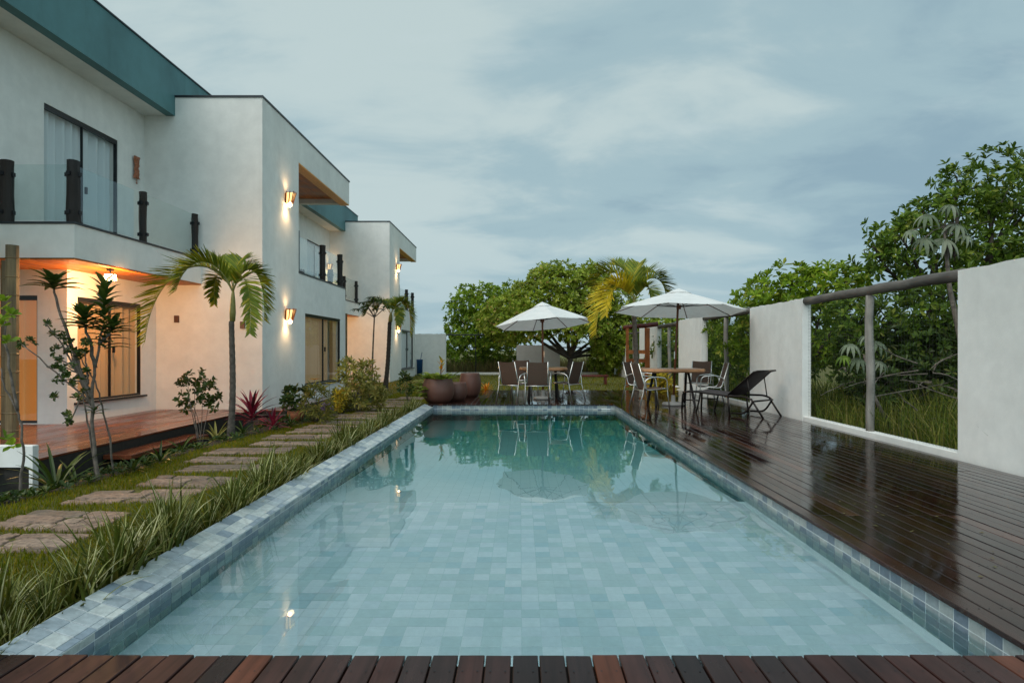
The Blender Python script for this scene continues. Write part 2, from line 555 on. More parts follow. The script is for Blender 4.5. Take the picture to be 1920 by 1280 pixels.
LEAF_PALMY = leafmat("leaf_palm_yellow", [(0.0, (0.36, 0.31, 0.012)), (0.5, (0.60, 0.46, 0.018)), (1.0, (0.70, 0.52, 0.04))], 0.5, 0.35)
LEAF_RED = leafmat("leaf_cordyline", [(0.0, (0.10, 0.010, 0.020)), (0.5, (0.19, 0.014, 0.038)), (0.85, (0.30, 0.025, 0.06)), (1.0, (0.05, 0.015, 0.018))], 0.4, 0.25)
LEAF_CROTON = leafmat("leaf_croton", [(0.0, (0.14, 0.16, 0.025)), (0.4, (0.28, 0.25, 0.05)), (0.8, (0.40, 0.34, 0.09)), (1.0, (0.07, 0.11, 0.02))], 0.4, 0.3)
LEAF_YELLOW = leafmat("leaf_yellow", [(0.0, (0.40, 0.30, 0.02)), (0.6, (0.55, 0.40, 0.03)), (1.0, (0.25, 0.25, 0.03))], 0.4, 0.3)
LEAF_ORANGE = leafmat("petal_orange", [(0.0, (0.55, 0.16, 0.01)), (1.0, (0.65, 0.32, 0.02))], 0.4, 0.3)
LEAF_PURPLE = leafmat("petal_violet", [(0.0, (0.22, 0.10, 0.42)), (1.0, (0.34, 0.20, 0.55))], 0.5, 0.3)
LEAF_LIME = leafmat("leaf_lime", [(0.0, (0.14, 0.21, 0.018)), (0.6, (0.24, 0.30, 0.035)), (1.0, (0.42, 0.40, 0.12))], 0.35, 0.35)
LEAF_DRY = leafmat("dry_grass", [(0.0, (0.13, 0.105, 0.035)), (0.5, (0.18, 0.145, 0.05)), (1.0, (0.11, 0.13, 0.03))], 0.7, 0.3)
GRASSM = leafmat("lawn_blade", [(0.0, (0.09, 0.115, 0.004)), (0.5, (0.14, 0.155, 0.006)), (0.85, (0.23, 0.185, 0.010)), (1.0, (0.28, 0.19, 0.025))], 0.9, 0.35, spec=.05)
TALLG = leafmat("tall_grass_blade", [(0.0, (0.055, 0.098, 0.008)), (0.5, (0.117, 0.148, 0.014)), (0.85, (0.218, 0.211, 0.039)), (1.0, (0.265, 0.211, 0.062))], 0.6, 0.35, spec=.2)
STRAP_D = leafmat("strap_leaf_green", [(0.0, (0.043, 0.061, 0.006)), (0.6, (0.079, 0.094, 0.010)), (1.0, (0.137, 0.119, 0.018))], 0.6, 0.25, spec=.2)
STRAP_L = leafmat("strap_leaf_cream", [(0.0, (0.145, 0.162, 0.025)), (0.5, (0.374, 0.365, 0.136)), (1.0, (0.595, 0.561, 0.323))], 0.6, 0.25, spec=.2)


def emis(name, col, s, base=(0.8, 0.7, 0.5)):
    m, N, L, B = new_mat(name)
    B.inputs['Base Color'].default_value = (*base, 1)
    B.inputs['Emission Color'].default_value = (*col, 1)
    B.inputs['Emission Strength'].default_value = s
    B.inputs['Roughness'].default_value = 0.5
    return m


BULB = emis("lit_bulb", (1.0, 0.72, 0.36), 22)
PENDANT = emis("lit_lamp_glass", (1.0, 0.72, 0.38), 6)
ROOMLIT = emis("curtain_lit_from_inside", (0.62, 0.34, 0.12), 0.07, (0.60, 0.40, 0.24))
DOORLIT = emis("door_curtain_lit_from_inside", (1.0, 0.34, 0.05), 0.17, (0.48, 0.24, 0.09))
AMBER = emis("amber_lamp_glass", (1.0, 0.60, 0.22), 1.5, (0.6, 0.36, 0.14))


def glassmat(name, tint=(1, 1, 1), rough=0.0, fac=1.0):
    """thin pane: clear, with the mirror of a glass surface"""
    m, N, L, B = new_mat(name)
    N.remove(B)
    t = N.new('ShaderNodeBsdfTransparent'); t.inputs[0].default_value = (*tint, 1)
    g = N.new('ShaderNodeBsdfGlossy'); g.inputs['Roughness'].default_value = rough
    lw = N.new('ShaderNodeLayerWeight'); lw.inputs[0].default_value = 0.5
    pw = N.new('ShaderNodeMath'); pw.operation = 'POWER'; pw.inputs[1].default_value = 5.0
    L.new(lw.outputs['Facing'], pw.inputs[0])
    mu = N.new('ShaderNodeMath'); mu.operation = 'MULTIPLY_ADD'; mu.inputs[1].default_value = 0.9 * fac; mu.inputs[2].default_value = 0.045 * fac
    L.new(pw.outputs[0], mu.inputs[0])
    mx = N.new('ShaderNodeMixShader')
    L.new(mu.outputs[0], mx.inputs[0]); L.new(t.outputs[0], mx.inputs[1]); L.new(g.outputs[0], mx.inputs[2])
    L.new(mx.outputs[0], N['Material Output'].inputs['Surface'])
    return m


GLASS = glassmat("window_glass", (0.94, 0.97, 0.97), 0.0, 1.3)
RAILGLASS = glassmat("railing_glass", (0.91, 0.955, 0.95), 0.0, 1.5)


def watermat():
    m, N, L, B = new_mat("pool_water")
    N.remove(B)
    g = N.new('ShaderNodeBsdfGlass')
    g.inputs['IOR'].default_value = 1.333
    g.inputs['Roughness'].default_value = 0.0
    n = noise(N, L, 1.4, 2, 0.5, 'Position', (1, 1, 1), 0.2)
    b = N.new('ShaderNodeBump'); b.inputs['Strength'].default_value = 0.10; b.inputs['Distance'].default_value = 0.03
    L.new(n, b.inputs['Height']); L.new(b.outputs[0], g.inputs['Normal'])
    v = N.new('ShaderNodeVolumeAbsorption')
    v.inputs['Color'].default_value = (0.15, 0.765, 0.73, 1)
    v.inputs['Density'].default_value = 0.95
    L.new(g.outputs[0], N['Material Output'].inputs['Surface'])
    L.new(v.outputs[0], N['Material Output'].inputs['Volume'])
    return m


WATER = watermat()


def groundmat(name, a, b, c):
    m, N, L, B = new_mat(name)
    n = noise(N, L, 1.2, 8, 0.65, 'Position')
    n2 = noise(N, L, 30, 4, 0.7, 'Position')
    col = ramp(N, L, n, [(0.3, a), (0.5, b), (0.7, c)])
    f = ramp(N, L, n2, [(0.3, (0.6,) * 3), (0.7, (1.3,) * 3)])
    L.new(mixc(N, L, 1.0, col, f, 'MULTIPLY'), B.inputs['Base Color'])
    B.inputs['Roughness'].default_value = 0.95
    bump(N, L, B, n2, 0.6, 0.03)
    return m


LAWN = groundmat("lawn_ground", (0.06, 0.068, 0.004), (0.09, 0.088, 0.007), (0.12, 0.09, 0.018))

# ------------------------------------------------------------------ ground (one sheet round the pool hole)
GZ = -0.10
PX0, PX1, PY0, PY1 = -1.902, 2.08, 2.36, 13.32      # pool hole
XO = -2.108                                         # outer edge of the coping
gb = MB()
BX0, BX1, BY0, BY1 = -5.40, -4.32, 5.0, 12.0     # sunken strip of bed along the veranda
xs = [-400, BX0, BX1, XO + 0.02, PX1 + 0.10, 400]
ys = [-60, PY0 - 0.1, BY0, BY1, PY1 + 0.10, 900]


def zbed(x, y):
    """ground level, lower in the bed along the veranda"""
    if not (BX0 < x < BX1 and BY0 < y < BY1): return GZ
    f = min(1.0, (BX1 - x) / .45) * min(1.0, (y - BY0) / .5) * min(1.0, (BY1 - y) / .5)
    return GZ - .24 * f


for i in range(5):
    for j in range(5):
        if i == 3 and 1 <= j <= 3: continue
        if i == 1 and j == 2: continue
        gb.quad((xs[i], ys[j], GZ), (xs[i + 1], ys[j], GZ), (xs[i + 1], ys[j + 1], GZ), (xs[i], ys[j + 1], GZ))
gb.build("ground", LAWN, fix=False, kind='structure')

bed = MB()
bed_edge = [(3.6, -4.35), (5.29, -4.27), (6.3, -4.14), (7.8, -4.18), (9.56, -4.0), (11.9, -3.5), (14, -3.55), (18, -3.7)]
gx = [BX0, -5.2, -5.0, -4.87, -4.6, BX1]
gy = [BY0, 5.25, 5.5, 7, 8.5, 10, 11.5, 11.75, BY1]
for xa, xb in zip(gx, gx[1:]):
    for ya, yb in zip(gy, gy[1:]):
        q_ = [(xa, ya), (xb, ya), (xb, yb), (xa, yb)]
        bed.quad(*[(x, y, (zbed(x, y) if BX0 < x else zbed(x + .001, y)) + random.uniform(0, .012) * 0) for (x, y) in q_])
for (ya, xa), (yb, xb) in zip(bed_edge, bed_edge[1:]):
    n_ = 6
    for k in range(n_):
        y0_, y1_ = ya + (yb - ya) * k / n_, ya + (yb - ya) * (k + 1) / n_
        x0_, x1_ = xa + (xb - xa) * k / n_, xa + (xb - xa) * (k + 1) / n_
        l0 = BX1 if BY0 <= (y0_ + y1_) / 2 <= BY1 else -9.5
        bed.quad((l0, y0_, GZ + .004), (x0_, y0_, GZ + .004), (x1_, y1_, GZ + .004), (l0, y1_, GZ + .004))
bed.build("planting_bed", DARKSOIL, fix=False, kind='structure')

# ------------------------------------------------------------------ pool
WZ = -0.125
SHELF_Y = 5.6
SHELF_Z = WZ - 0.29
DEEP_Z = WZ - 1.75
SLOPE_Z = SHELF_Z - 0.012                                # floor just beyond the shelf; it falls to DEEP_Z at the far end
pool = empty("pool", ((PX0 + PX1) / 2, 8, 0), kind='structure')
pool_inv = Matrix.Translation((-(PX0 + PX1) / 2, -8, 0))


def under(o, parent):
    """parent keeping world coordinates of the mesh"""
    o.parent = parent
    o.matrix_parent_inverse = Matrix.Translation(-Vector(parent.location)) if parent.rotation_euler.z == 0 else (Matrix.Translation(parent.location) @ Matrix.Rotation(parent.rotation_euler.z, 4, 'Z')).inverted()
    return o


b = MB()
b.box(PX0 - 0.12, PX0 - 0.002, PY0, PY1 + 0.1, -2.0, -0.068)       # left wall core
b.box(PX1 + 0.002, PX1 + 0.1, PY0, PY1 + 0.1, -2.0, -0.028)        # right wall core
b.box(PX0 - 0.001, PX1 + 0.001, PY1 + 0.002, PY1 + 0.1, -2.2, -0.028)  # far wall core
b.box(PX0 - 0.001, PX1 + 0.001, PY0 - 0.1, PY0, -2.0, -0.095)      # near wall core
under(b.build("pool_shell", GROUT), pool)
b = MB()
b.box(PX0 - 0.001, PX1 + 0.001, PY0, SHELF_Y - 0.006, DEEP_Z - 0.2, SHELF_Z - 0.0018)
k = len(b.v)
for X in (PX0 - 0.001, PX1 + 0.001):
    for (y, z) in ((SHELF_Y - 0.006, DEEP_Z - 0.2), (PY1 + 0.006, DEEP_Z - 0.2), (PY1 + 0.006, DEEP_Z - 0.0018), (SHELF_Y - 0.006, SLOPE_Z - 0.0018)): b.v.append((X, y, z))
b.face((k, k + 1, k + 2, k + 3)); b.face((k + 7, k + 6, k + 5, k + 4))
for i in range(4):
    j = (i + 1) % 4
    b.face((k + i, k + 4 + i, k + 4 + j, k + j))
under(b.build("pool_floor", FGROUT), pool)
# sloping coping bed
b = MB()
n = 0
cop = [(XO - 0.0, -0.003), (-1.9055, -0.0625), (-1.9055, -0.068), (XO - 0.0, -0.4)]
for (xx, zz) in cop: b.v.append((xx, PY0 - 0.05, zz))
for (xx, zz) in cop: b.v.append((xx, PY1 + 0.1, zz))
for i in range(4):
    j = (i + 1) % 4
    b.face((i, j, 4 + j, 4 + i))
b.face((0, 3, 2, 1)); b.face((4, 5, 6, 7))
under(b.build("coping_bed", GROUT), pool)

TP = 0.1                                           # tile pitch
tile_me = {}


def tile_mesh(w, h, t=0.006):
    key = (round(w, 4), round(h, 4))
    if key not in tile_me:
        k = MB().box(-w / 2, w / 2, -h / 2, h / 2, -t, 0, 0.0016)
        me = bpy.data.meshes.new("tile")
        me.from_pydata(k.v, [], k.f)
        me.materials.append(TILE)
        tile_me[key] = me
    return tile_me[key]


def tile_obj(name, w, h, M, mat=None):
    me = tile_mesh(w, h)
    if mat is not None:
        key = (mat.name, round(w, 4), round(h, 4))
        if key not in tile_me:
            m2 = me.copy(); m2.materials.clear(); m2.materials.append(mat); tile_me[key] = m2
        me = tile_me[key]
    o = bpy.data.objects.new(name, me)
    COL.objects.link(o)
    o.parent = pool
    o.matrix_parent_inverse = pool_inv
    o.matrix_world = M
    o.matrix_basis = M
    return o


def tile_join(name, specs, mat):
    """many tiles joined: specs list of (w,h,Matrix)"""
    V, T = [], []
    base = MB().box(-.5, .5, -.5, .5, -0.006, 0)
    bv = np.array(base.v); bf = np.array(base.f)
    for (w, h, M) in specs:
        m = np.array(M)
        v = bv * np.array([w, h, 1.0])
        v = v @ m[:3, :3].T + m[:3, 3]
        T.append(bf + len(V) * 8)
        V.append(v)
    o = np_mesh(name, np.concatenate(V), np.concatenate(T), mat, kind='stuff')
    under(o, pool)
    return o


def basis(x, y, z, o):
    M = Matrix.Identity(4)
    for i, v in enumerate((x, y, z)):
        v = Vector(v)
        M[0][i], M[1][i], M[2][i] = v
    M[0][3], M[1][3], M[2][3] = o
    return M


# coping tiles: two courses plus a nosing strip, on the slope
cd = Vector((-1.905 - XO, 0, -0.06)); CW = cd.length; cdn = cd.normalized()
cn = Vector((-cdn.z, 0, cdn.x)); cn = cn if cn.z > 0 else -cn
rows = int((PY1 + 0.08 - PY0 + 0.04) / TP)
nos = []
for r in range(rows):
    y = PY0 - 0.02 + TP * (r + 0.5)
    for c, (u, w) in enumerate(((0.0455, 0.083), (0.1325, 0.083))):
        o = Vector((XO, y, 0)) + cdn * u + cn * (0.0005 + random.uniform(0, 0.0012))
        tile_obj("coping_tile", w, TP - 0.005, basis(cdn, (0, 1, 0), cn, o))
    o = Vector((XO, y, 0)) + cdn * 0.194 + cn * 0.001
    nos.append((0.034, TP - 0.005, basis(cdn, (0, 1, 0), cn, o)))
tile_join("nosing_tile", nos, TILE)
# right wall (two visible courses as parts), far wall the same
n_far = int((PX1 - PX0) / TP) + 1
rest = []
for r in range(int((PY1 - PY0) / TP) + 1):
    y = PY1 - TP * (r + 0.5)
    for c in range(int((0 - DEEP_Z) / TP) + 1):
        z = -0.0 - TP * (c + 0.5)
        M = basis((0, 1, 0), (0, 0, 1), (1, 0, 0), (PX1, y, z))
        M = basis((0, -1, 0), (0, 0, 1), (-1, 0, 0), (PX1, y, z))
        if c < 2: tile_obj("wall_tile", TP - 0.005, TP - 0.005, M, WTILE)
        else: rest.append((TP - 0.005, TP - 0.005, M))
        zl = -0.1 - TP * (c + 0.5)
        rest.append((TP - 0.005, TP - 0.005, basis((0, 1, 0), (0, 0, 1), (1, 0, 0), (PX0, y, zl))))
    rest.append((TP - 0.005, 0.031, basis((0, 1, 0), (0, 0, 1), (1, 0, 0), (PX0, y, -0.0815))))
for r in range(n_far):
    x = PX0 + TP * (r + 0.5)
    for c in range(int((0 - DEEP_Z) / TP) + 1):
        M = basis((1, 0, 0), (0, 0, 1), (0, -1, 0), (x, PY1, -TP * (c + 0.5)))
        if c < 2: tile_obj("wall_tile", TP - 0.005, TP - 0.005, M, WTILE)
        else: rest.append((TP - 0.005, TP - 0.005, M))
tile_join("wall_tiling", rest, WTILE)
rest = []
cnt = 0
NX = int((PX1 - PX0) / TP)
for r in range(int((SHELF_Y - PY0) / TP)):
    for c in range(NX):
        M = basis((1, 0, 0), (0, 1, 0), (0, 0, 1), (PX0 + 0.01 + TP * (c + 0.5), PY0 + 0.02 + TP * (r + 0.5), SHELF_Z + random.uniform(0, .0015)))
        if r < 7 and cnt < 300:
            tile_obj("floor_tile", TP - 0.0026, TP - 0.0026, M, FTILE); cnt += 1
        else:
            rest.append((TP - 0.0026, TP - 0.0026, M))
tile_join("floor_tiling", rest, FTILE)
rest = []
sv = Vector((0, PY1 - SHELF_Y, DEEP_Z - SLOPE_Z)); sl = sv.length / (PY1 - SHELF_Y); sv.normalize(); sn = Vector((0, -sv.z, sv.y))
for r in range(int((PY1 - SHELF_Y) / TP)):
    for c in range(NX):
        rest.append((TP - 0.001, TP * sl - 0.001, basis((1, 0, 0), sv, sn, (PX0 + 0.01 + TP * (c + 0.5), SHELF_Y + TP * (r + 0.5), SLOPE_Z + (DEEP_Z - SLOPE_Z) * TP * (r + .5) / (PY1 - SHELF_Y)))))
for c in range(NX):
    pass
tile_join("deep_floor_tiling", rest, DTILE)
# return fittings on the walls
b = MB()
b.box(1.78, 1.98, PY1 - 0.014, PY1 - 0.0005, -0.118, -0.098)
under(b.build("skimmer_slot", plain("white_plastic", (0.8, 0.82, 0.82), 0.4)), pool)
# water body
e = 0.0012
b = MB()
prof = [(PY0 + 0.0005, WZ), (PY1 + e, WZ), (PY1 + e, DEEP_Z - e), (SHELF_Y - e, SLOPE_Z - e), (SHELF_Y - e, SHELF_Z - e), (PY0 + 0.0005, SHELF_Z - e)]
for X in (PX0 - e, PX1 + e):
    for (y, z) in prof: b.v.append((X, y, z))
k = len(prof)
b.face(range(k)); b.face([k + i for i in range(k)][::-1])
for i in range(k):
    j = (i + 1) % k
    b.face((i, k + i, k + j, j))
b.build("water", WATER, kind='structure')

# ------------------------------------------------------------------ timber deck
deck = empty("deck", (3.4, 8, 0), kind='structure')
BW, BP = 0.0972, 0.104
board_me = {}


def board(parent, x, y0, y1, mat, z=0.0, w=BW, name="deck_board"):
    key = (round(y1 - y0, 3), mat.name, w)
    if key not in board_me:
        k = MB().box(-w / 2, w / 2, -(y1 - y0) / 2, (y1 - y0) / 2, -0.024, 0, 0.003)
        me = bpy.data.meshes.new(name)
        me.from_pydata(k.v, [], k.f)
        me.materials.append(mat)
        board_me[key] = me
    o = bpy.data.objects.new(name, board_me[key])
    COL.objects.link(o)
    o.parent = parent
    o.location = Vector((x, (y0 + y1) / 2, z + random.uniform(-0.0012, 0.0012))) - Vector(parent.location)
    o.rotation_euler = (random.uniform(-.0008, .0008), random.uniform(-.009, .009), random.uniform(-.0004, .0004))
    return o


XD = 2.052                                          # pool edge of right deck (small overhang)
x = -3.6 + 0.03
first = XD + BW / 2
k0 = int((first + 3.5) / BP)
for i in range(-k0, 27):
    xc = first + i * BP
    if xc > 4.80: break
    if i < 0:
        board(deck, xc, -3.0, 2.392, DAMP)
        if xc > -2.05: 
            s = random.choice((15.2, 15.8, 16.4))
            board(deck, xc, 13.295, s - 0.003, DECK); board(deck, xc, s + 0.003, 18.0, DECK)
    else:
        cuts = [-3.0] + sorted(random.sample([1.6, 4.4, 5.2, 6.0, 8.4, 9.2, 11.6, 12.4, 14.4, 15.2], 3)) + [18.0]
        while min(b_ - a_ for a_, b_ in zip(cuts, cuts[1:])) < 1.5:
            cuts = [-3.0] + sorted(random.sample([1.6, 4.4, 5.2, 6.0, 8.4, 9.2, 11.6, 12.4, 14.4, 15.2], 3)) + [18.0]
        for a_, b_ in zip(cuts, cuts[1:]):
            board(deck, xc, a_ + 0.0025, b_ - 0.0025, DECK)
b = MB()
b.box(XD + 0.035, 4.84, -3, 18.0, -0.09, -0.027)
b.box(-3.6, XD + 0.03, -3, 2.357, -0.09, -0.027)
b.box(-2.09, XD + 0.03, 13.345, 18.0, -0.09, -0.027)
under(b.build("deck_gap_shade", DARKSOIL), deck)  # solid dark slab standing in for the shade between the boards
V, T = [], []
for i in range(-k0, 27):
    xc = first + i * BP
    if xc > 4.80: break
    for yj in ((2.27, 1.72, 1.2) if i < 0 else [2.27, 1.72] + [2.82 + .55 * q_ for q_ in range(12)]):
        for dx_ in (-.028, .028):
            k = len(V)
            for q_ in range(6): V.append((xc + dx_ + .0042 * math.cos(q_ * 1.047), yj + random.uniform(-.004, .004) * 0 + .0042 * math.sin(q_ * 1.047), .0016))
            T.append(tuple(range(k, k + 6)))
under(np_mesh("screw_heads", V, T, BLACKM, kind='stuff'), deck)
# litter on the deck
V, T = [], []
for _ in range(46):
    if random.random() < 0.5:
        cx, cy = random.gauss(2.55, .25), random.gauss(4.4, .7)
    else:
        cx, cy = random.uniform(2.15, 4.7), random.uniform(2.6, 12)
    a = random.uniform(0, 6.28); s = random.uniform(.008, .022)
    p = len(V)
    for (u, v, z) in ((-1, 0, .001), (0, .4, .005), (1, 0, .002), (0, -.4, .004)):
        V.append((cx + s * (u * math.cos(a) - v * math.sin(a)), cy + s * (u * math.sin(a) + v * math.cos(a)), 0.002 + z))
    T.append((p, p + 1, p + 2, p + 3))
np_mesh("leaf_litter", V, T, LEAF_DRY, kind='stuff')

# ------------------------------------------------------------------ houses
def wall_panel(fr, U0, U1, Z0, Z1, thick, holes=()):
    """wall sheet with rectangular openings; fr=(origin,u,n) and n points outward"""
    o, u, n = (Vector(q) for q in fr)
    us = sorted({U0, U1} | {max(U0, min(U1, h[i])) for h in holes for i in (0, 1)})
    zs = sorted({Z0, Z1} | {max(Z0, min(Z1, h[i])) for h in holes for i in (2, 3)})

    def solid(i, j):
        if i < 0 or j < 0 or i >= len(us) - 1 or j >= len(zs) - 1: return False
        cu, cz = (us[i] + us[i + 1]) / 2, (zs[j] + zs[j + 1]) / 2
        return not any(h[0] < cu < h[1] and h[2] < cz < h[3] for h in holes)
    m = MB()

    def P(a, z, d):
        p = o + u * a - n * d
        return (p.x, p.y, p.z + z)
    for i in range(len(us) - 1):
        for j in range(len(zs) - 1):
            if not solid(i, j): continue
            a0, a1, z0, z1 = us[i], us[i + 1], zs[j], zs[j + 1]
            m.quad(P(a0, z0, 0), P(a1, z0, 0), P(a1, z1, 0), P(a0, z1, 0))
            m.quad(P(a0, z0, thick), P(a0, z1, thick), P(a1, z1, thick), P(a1, z0, thick))
            if not solid(i - 1, j): m.quad(P(a0, z0, 0), P(a0, z1, 0), P(a0, z1, thick), P(a0, z0, thick))
            if not solid(i + 1, j): m.quad(P(a1, z0, 0), P(a1, z0, thick), P(a1, z1, thick), P(a1, z1, 0))
            if not solid(i, j - 1): m.quad(P(a0, z0, 0), P(a0, z0, thick), P(a1, z0, thick), P(a1, z0, 0))
            if not solid(i, j + 1): m.quad(P(a0, z1, 0), P(a1, z1, 0), P(a1, z1, thick), P(a0, z1, thick))
    return m


def window(house, fr, u0, u1, z0, z1, curt, panels=2, sill=True, kind="window", gap=None, curt_span=None):
    f = 0.045
    m = MB()
    d0, d1 = -0.075, -0.015
    m.frame_box(fr, u0, u1, z1 - 0.075, z1, d0, d1)
    m.frame_box(fr, u0, u1, z0, z0 + 0.035, d0, d1)
    m.frame_box(fr, u0, u0 + .018, z0 + 0.035, z1 - 0.075, d0, d1)
    m.frame_box(fr, u1 - .018, u1, z0 + 0.035, z1 - 0.075, d0, d1)
    w = (u1 - u0) / panels
    for k in range(1, panels):
        m.frame_box(fr, u0 + w * k - .008, u0 + w * k + .008, z0 + 0.035, z1 - 0.075, d0 + .012, d1 - .008)
    fo = under(m.build(kind, BLACKAL), house)
    o, u, n = (Vector(q) for q in fr)
    for k in range(panels):
        g = MB()
        ua, ub = u0 + w * k + .02, u0 + w * (k + 1) - .02
        q = [o + u * a + n * (-0.045) for a in (ua, ub)]
        za, zb = z0 + .036, z1 - .076
        g.quad((q[0].x, q[0].y, q[0].z + za), (q[1].x, q[1].y, q[1].z + za), (q[1].x, q[1].y, q[1].z + zb), (q[0].x, q[0].y, q[0].z + zb))
        go = g.build("pane", GLASS, fix=False)
        under(go, house); go.parent = fo; go.matrix_parent_inverse = Matrix.Identity(4)
    spans = curt_span or [(u0 - .05, u1 + .05)]
    c = MB()
    for (ca, cb) in spans:
        nseg = max(8, int((cb - ca) / 0.012))
        ph = random.uniform(0, 6)
        prev = None
        for k in range(nseg + 1):
            a = ca + (cb - ca) * k / nseg
            q_ = a * 33 + ph + 1.6 * math.sin(a * 5 + ph)
            dd = -0.165 + 0.080 * math.asin(math.sin(q_) * .97) / 1.4 * (.75 + .25 * math.sin(a * 9 + ph)) + 0.012 * math.sin(a * 13 + ph)
            p = o + u * a + n * dd
            i0 = len(c.v)
            c.v += [(p.x, p.y, p.z + z0 - .05), (p.x, p.y, p.z + z1 + .02)]
            if prev is not None: c.face((prev, i0, i0 + 1, prev + 1))
            prev = i0
    co = c.build("curtain", curt, smooth=True, fix=False)
    co.parent = fo; co.matrix_parent_inverse = under(co, house).matrix_parent_inverse if False else Matrix.Identity(4)
    h = MB()
    hu = u0 + w * (1 if panels == 2 else panels - 1) + .05
    h.frame_box(fr, hu - .02, hu + .02, z0 + (z1 - z0) * .5 - .06, z0 + (z1 - z0) * .5 + .06, -0.015, 0.015)
    ho = h.build("handle", BLACKM); ho.parent = fo
    # back of the room, so that gaps between curtains show a dark interior
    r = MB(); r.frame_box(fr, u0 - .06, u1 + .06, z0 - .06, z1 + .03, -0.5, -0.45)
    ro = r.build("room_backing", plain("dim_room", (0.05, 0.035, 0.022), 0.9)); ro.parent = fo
    if sill:
        s = MB(); s.frame_box(fr, u0 - .08, u1 + .08, z0 - .035, z0 - .001, -0.012, 0.07)
        under(s.build("sill", BLACKAL), house)
    return fo


def house(D, label, lit_upper, group):
    h = empty("house", (-7.5, 13 + D, 0), label=label, cat="house", group=group)
    def add(mb, name, mat, smooth=False): return under(mb.build(name, mat, smooth=smooth), h)
    y0 = 12.2 + D
    XS, XU, XL, XB = -5.17, -7.54, -7.30, -6.39
    # --- projecting block
    fr_front = ((-9.5, y0, 0), (1, 0, 0), (0, -1, 0))
    add(wall_panel(fr_front, 0, 4.33, -0.12, 6.25, 0.2), "wall", WHITE)
    fr_side = ((XS, y0, 0), (0, 1, 0), (1, 0, 0))
    yw0, yw1 = 2.43, 5.30
    add(wall_panel(fr_side, 0.2, 6.2, -0.12, 6.25, 0.2, [(yw0, yw1, 0.34, 2.07), (2.0, 6.2, 2.98, 5.57), (5.8, 6.2, -0.12, 2.98)]), "wall", WHITE)
    window(h, fr_side, yw0, yw1, 0.34, 2.07, ROOMLIT if D == 0 else CURT_G, 2, curt_span=[(yw0 - .05, yw0 + 2.0), (yw1 - .35, yw1 + .05)])
    fr_end = ((XS, y0 + 5.8, 0), (-1, 0, 0), (0, 1, 0))
    add(wall_panel(fr_end, 0.2, 4.3, -0.12, 2.98, 0.2), "wall", WHITE)
    m = MB(); m.box(-9.4, XS - .2, y0 + 2.0, y0 + 5.8, 2.55, 2.78)
    add(m, "balcony_floor", CONC)
    fr_in = ((XS - .2, y0 + 1.8, 0), (-1, 0, 0), (0, 1, 0))
    add(wall_panel(fr_in, 0, 4.1, 2.78, 5.60, 0.15), "wall", WHITE)
    # roof of the block with its timber ceiling, end beam and flashing
    m = MB(); m.box(-9.5, XS - .2, y0 + .2, y0 + 6.2, 5.80, 6.18)
    add(m, "roof", CONC)
    m = MB(); m.box(-9.5, XS - .26, y0 + 2.0, y0 + 6.18, 5.70, 5.78)
    add(m, "ceiling", SOFFIT)
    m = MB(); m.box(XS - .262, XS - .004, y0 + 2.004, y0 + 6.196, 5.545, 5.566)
    add(m, "beam_underside", plain("lit_beam_wood_tone", (0.78, 0.36, 0.07), 0.5, var=0.2))  # underside of the beam; its lit look is put into the pale orange colour
    m = MB(); m.box(-9.5, XS - .2, y0 + 6.0, y0 + 6.2, 5.57, 6.25)
    add(m, "beam", WHITE)
    m = MB()
    m.box(-9.5, XS + .02, y0 - .02, y0 + .2, 6.252, 6.29)
    m.box(XS - .2, XS + .02, y0 + .2, y0 + 6.22, 6.252, 6.29)
    add(m, "flashing", DARKCAP)
    # --- rail in the balcony opening of the block
    m = MB(); m.box(XS - .14, XS + .012, y0 + 2.0, y0 + 5.81, 2.982, 3.02)
    add(m, "rail_cap", DARKCAP)
    m = MB(); m.box(XS - .07, XS + .0, y0 + 2.001, y0 + 2.07, 3.02, 3.98)
    add(m, "railing_post", BLACKAL)
    for yy in (3.9, 5.45): post(h, XS - .06, y0 + yy, 3.02, .98 - .05, 0.075)
    for a_, b_ in ((2.1, 3.84), (3.96, 5.39)):
        pane(h, (XS - .06, y0 + a_, 3.07), (XS - .06, y0 + b_, 3.07), 0.80)
    # --- recessed bay in front of the block
    ya = 8.72 + D
    up0 = (7.0 if D == 0 else 14.0)
    fr_up = ((XU, up0, 0), (0, 1, 0), (1, 0, 0))
    d0, d1 = 9.63 + D - up0, 11.40 + D - up0
    add(wall_panel(fr_up, 0, y0 - up0, 2.78, 5.88, 0.2, [(d0, d1, 2.80, 5.11)]), "wall", WHITE)
    window(h, fr_up, d0, d1, 2.80, 5.11, CURT_G, 2, sill=False, kind="door")
    if D == 0:
        fr_endw = ((-13.0, up0 + .002, 0), (1, 0, 0), (0, -1, 0))
        add(wall_panel(fr_endw, 0, 5.455, 2.52, 5.88, 0.2), "wall", WHITE)
    fr_low = ((XL, 9.8 + D, 0), (0, 1, 0), (1, 0, 0))
    add(wall_panel(fr_low, 0, 2.4, -0.12, 2.52, 0.2, [(0.23, 1.92, 0.33, 2.07)]), "wall", WHITE)
    window(h, fr_low, 0.23, 1.92, 0.33, 2.07, CURT_W, 2)
    fr_df = ((-10.5, 9.8 + D, 0), (1, 0, 0), (0, -1, 0))
    add(wall_panel(fr_df, 0, 3.0, -0.12, 2.52, 0.2, [(1.25, 2.72, 0.01, 2.07)]), "wall", WHITE)
    window(h, fr_df, 1.25, 2.72, 0.015, 2.07, DOORLIT, 2, sill=False, kind="door")
    # balcony slab
    m = MB()
    m.box(-10.5, XB, ya, ya + .15, 2.515, 3.0)
    m.box(XB - .15, XB, ya + .15, y0 - .001, 2.515, 3.0)
    add(m, "balcony_parapet", WHITE)
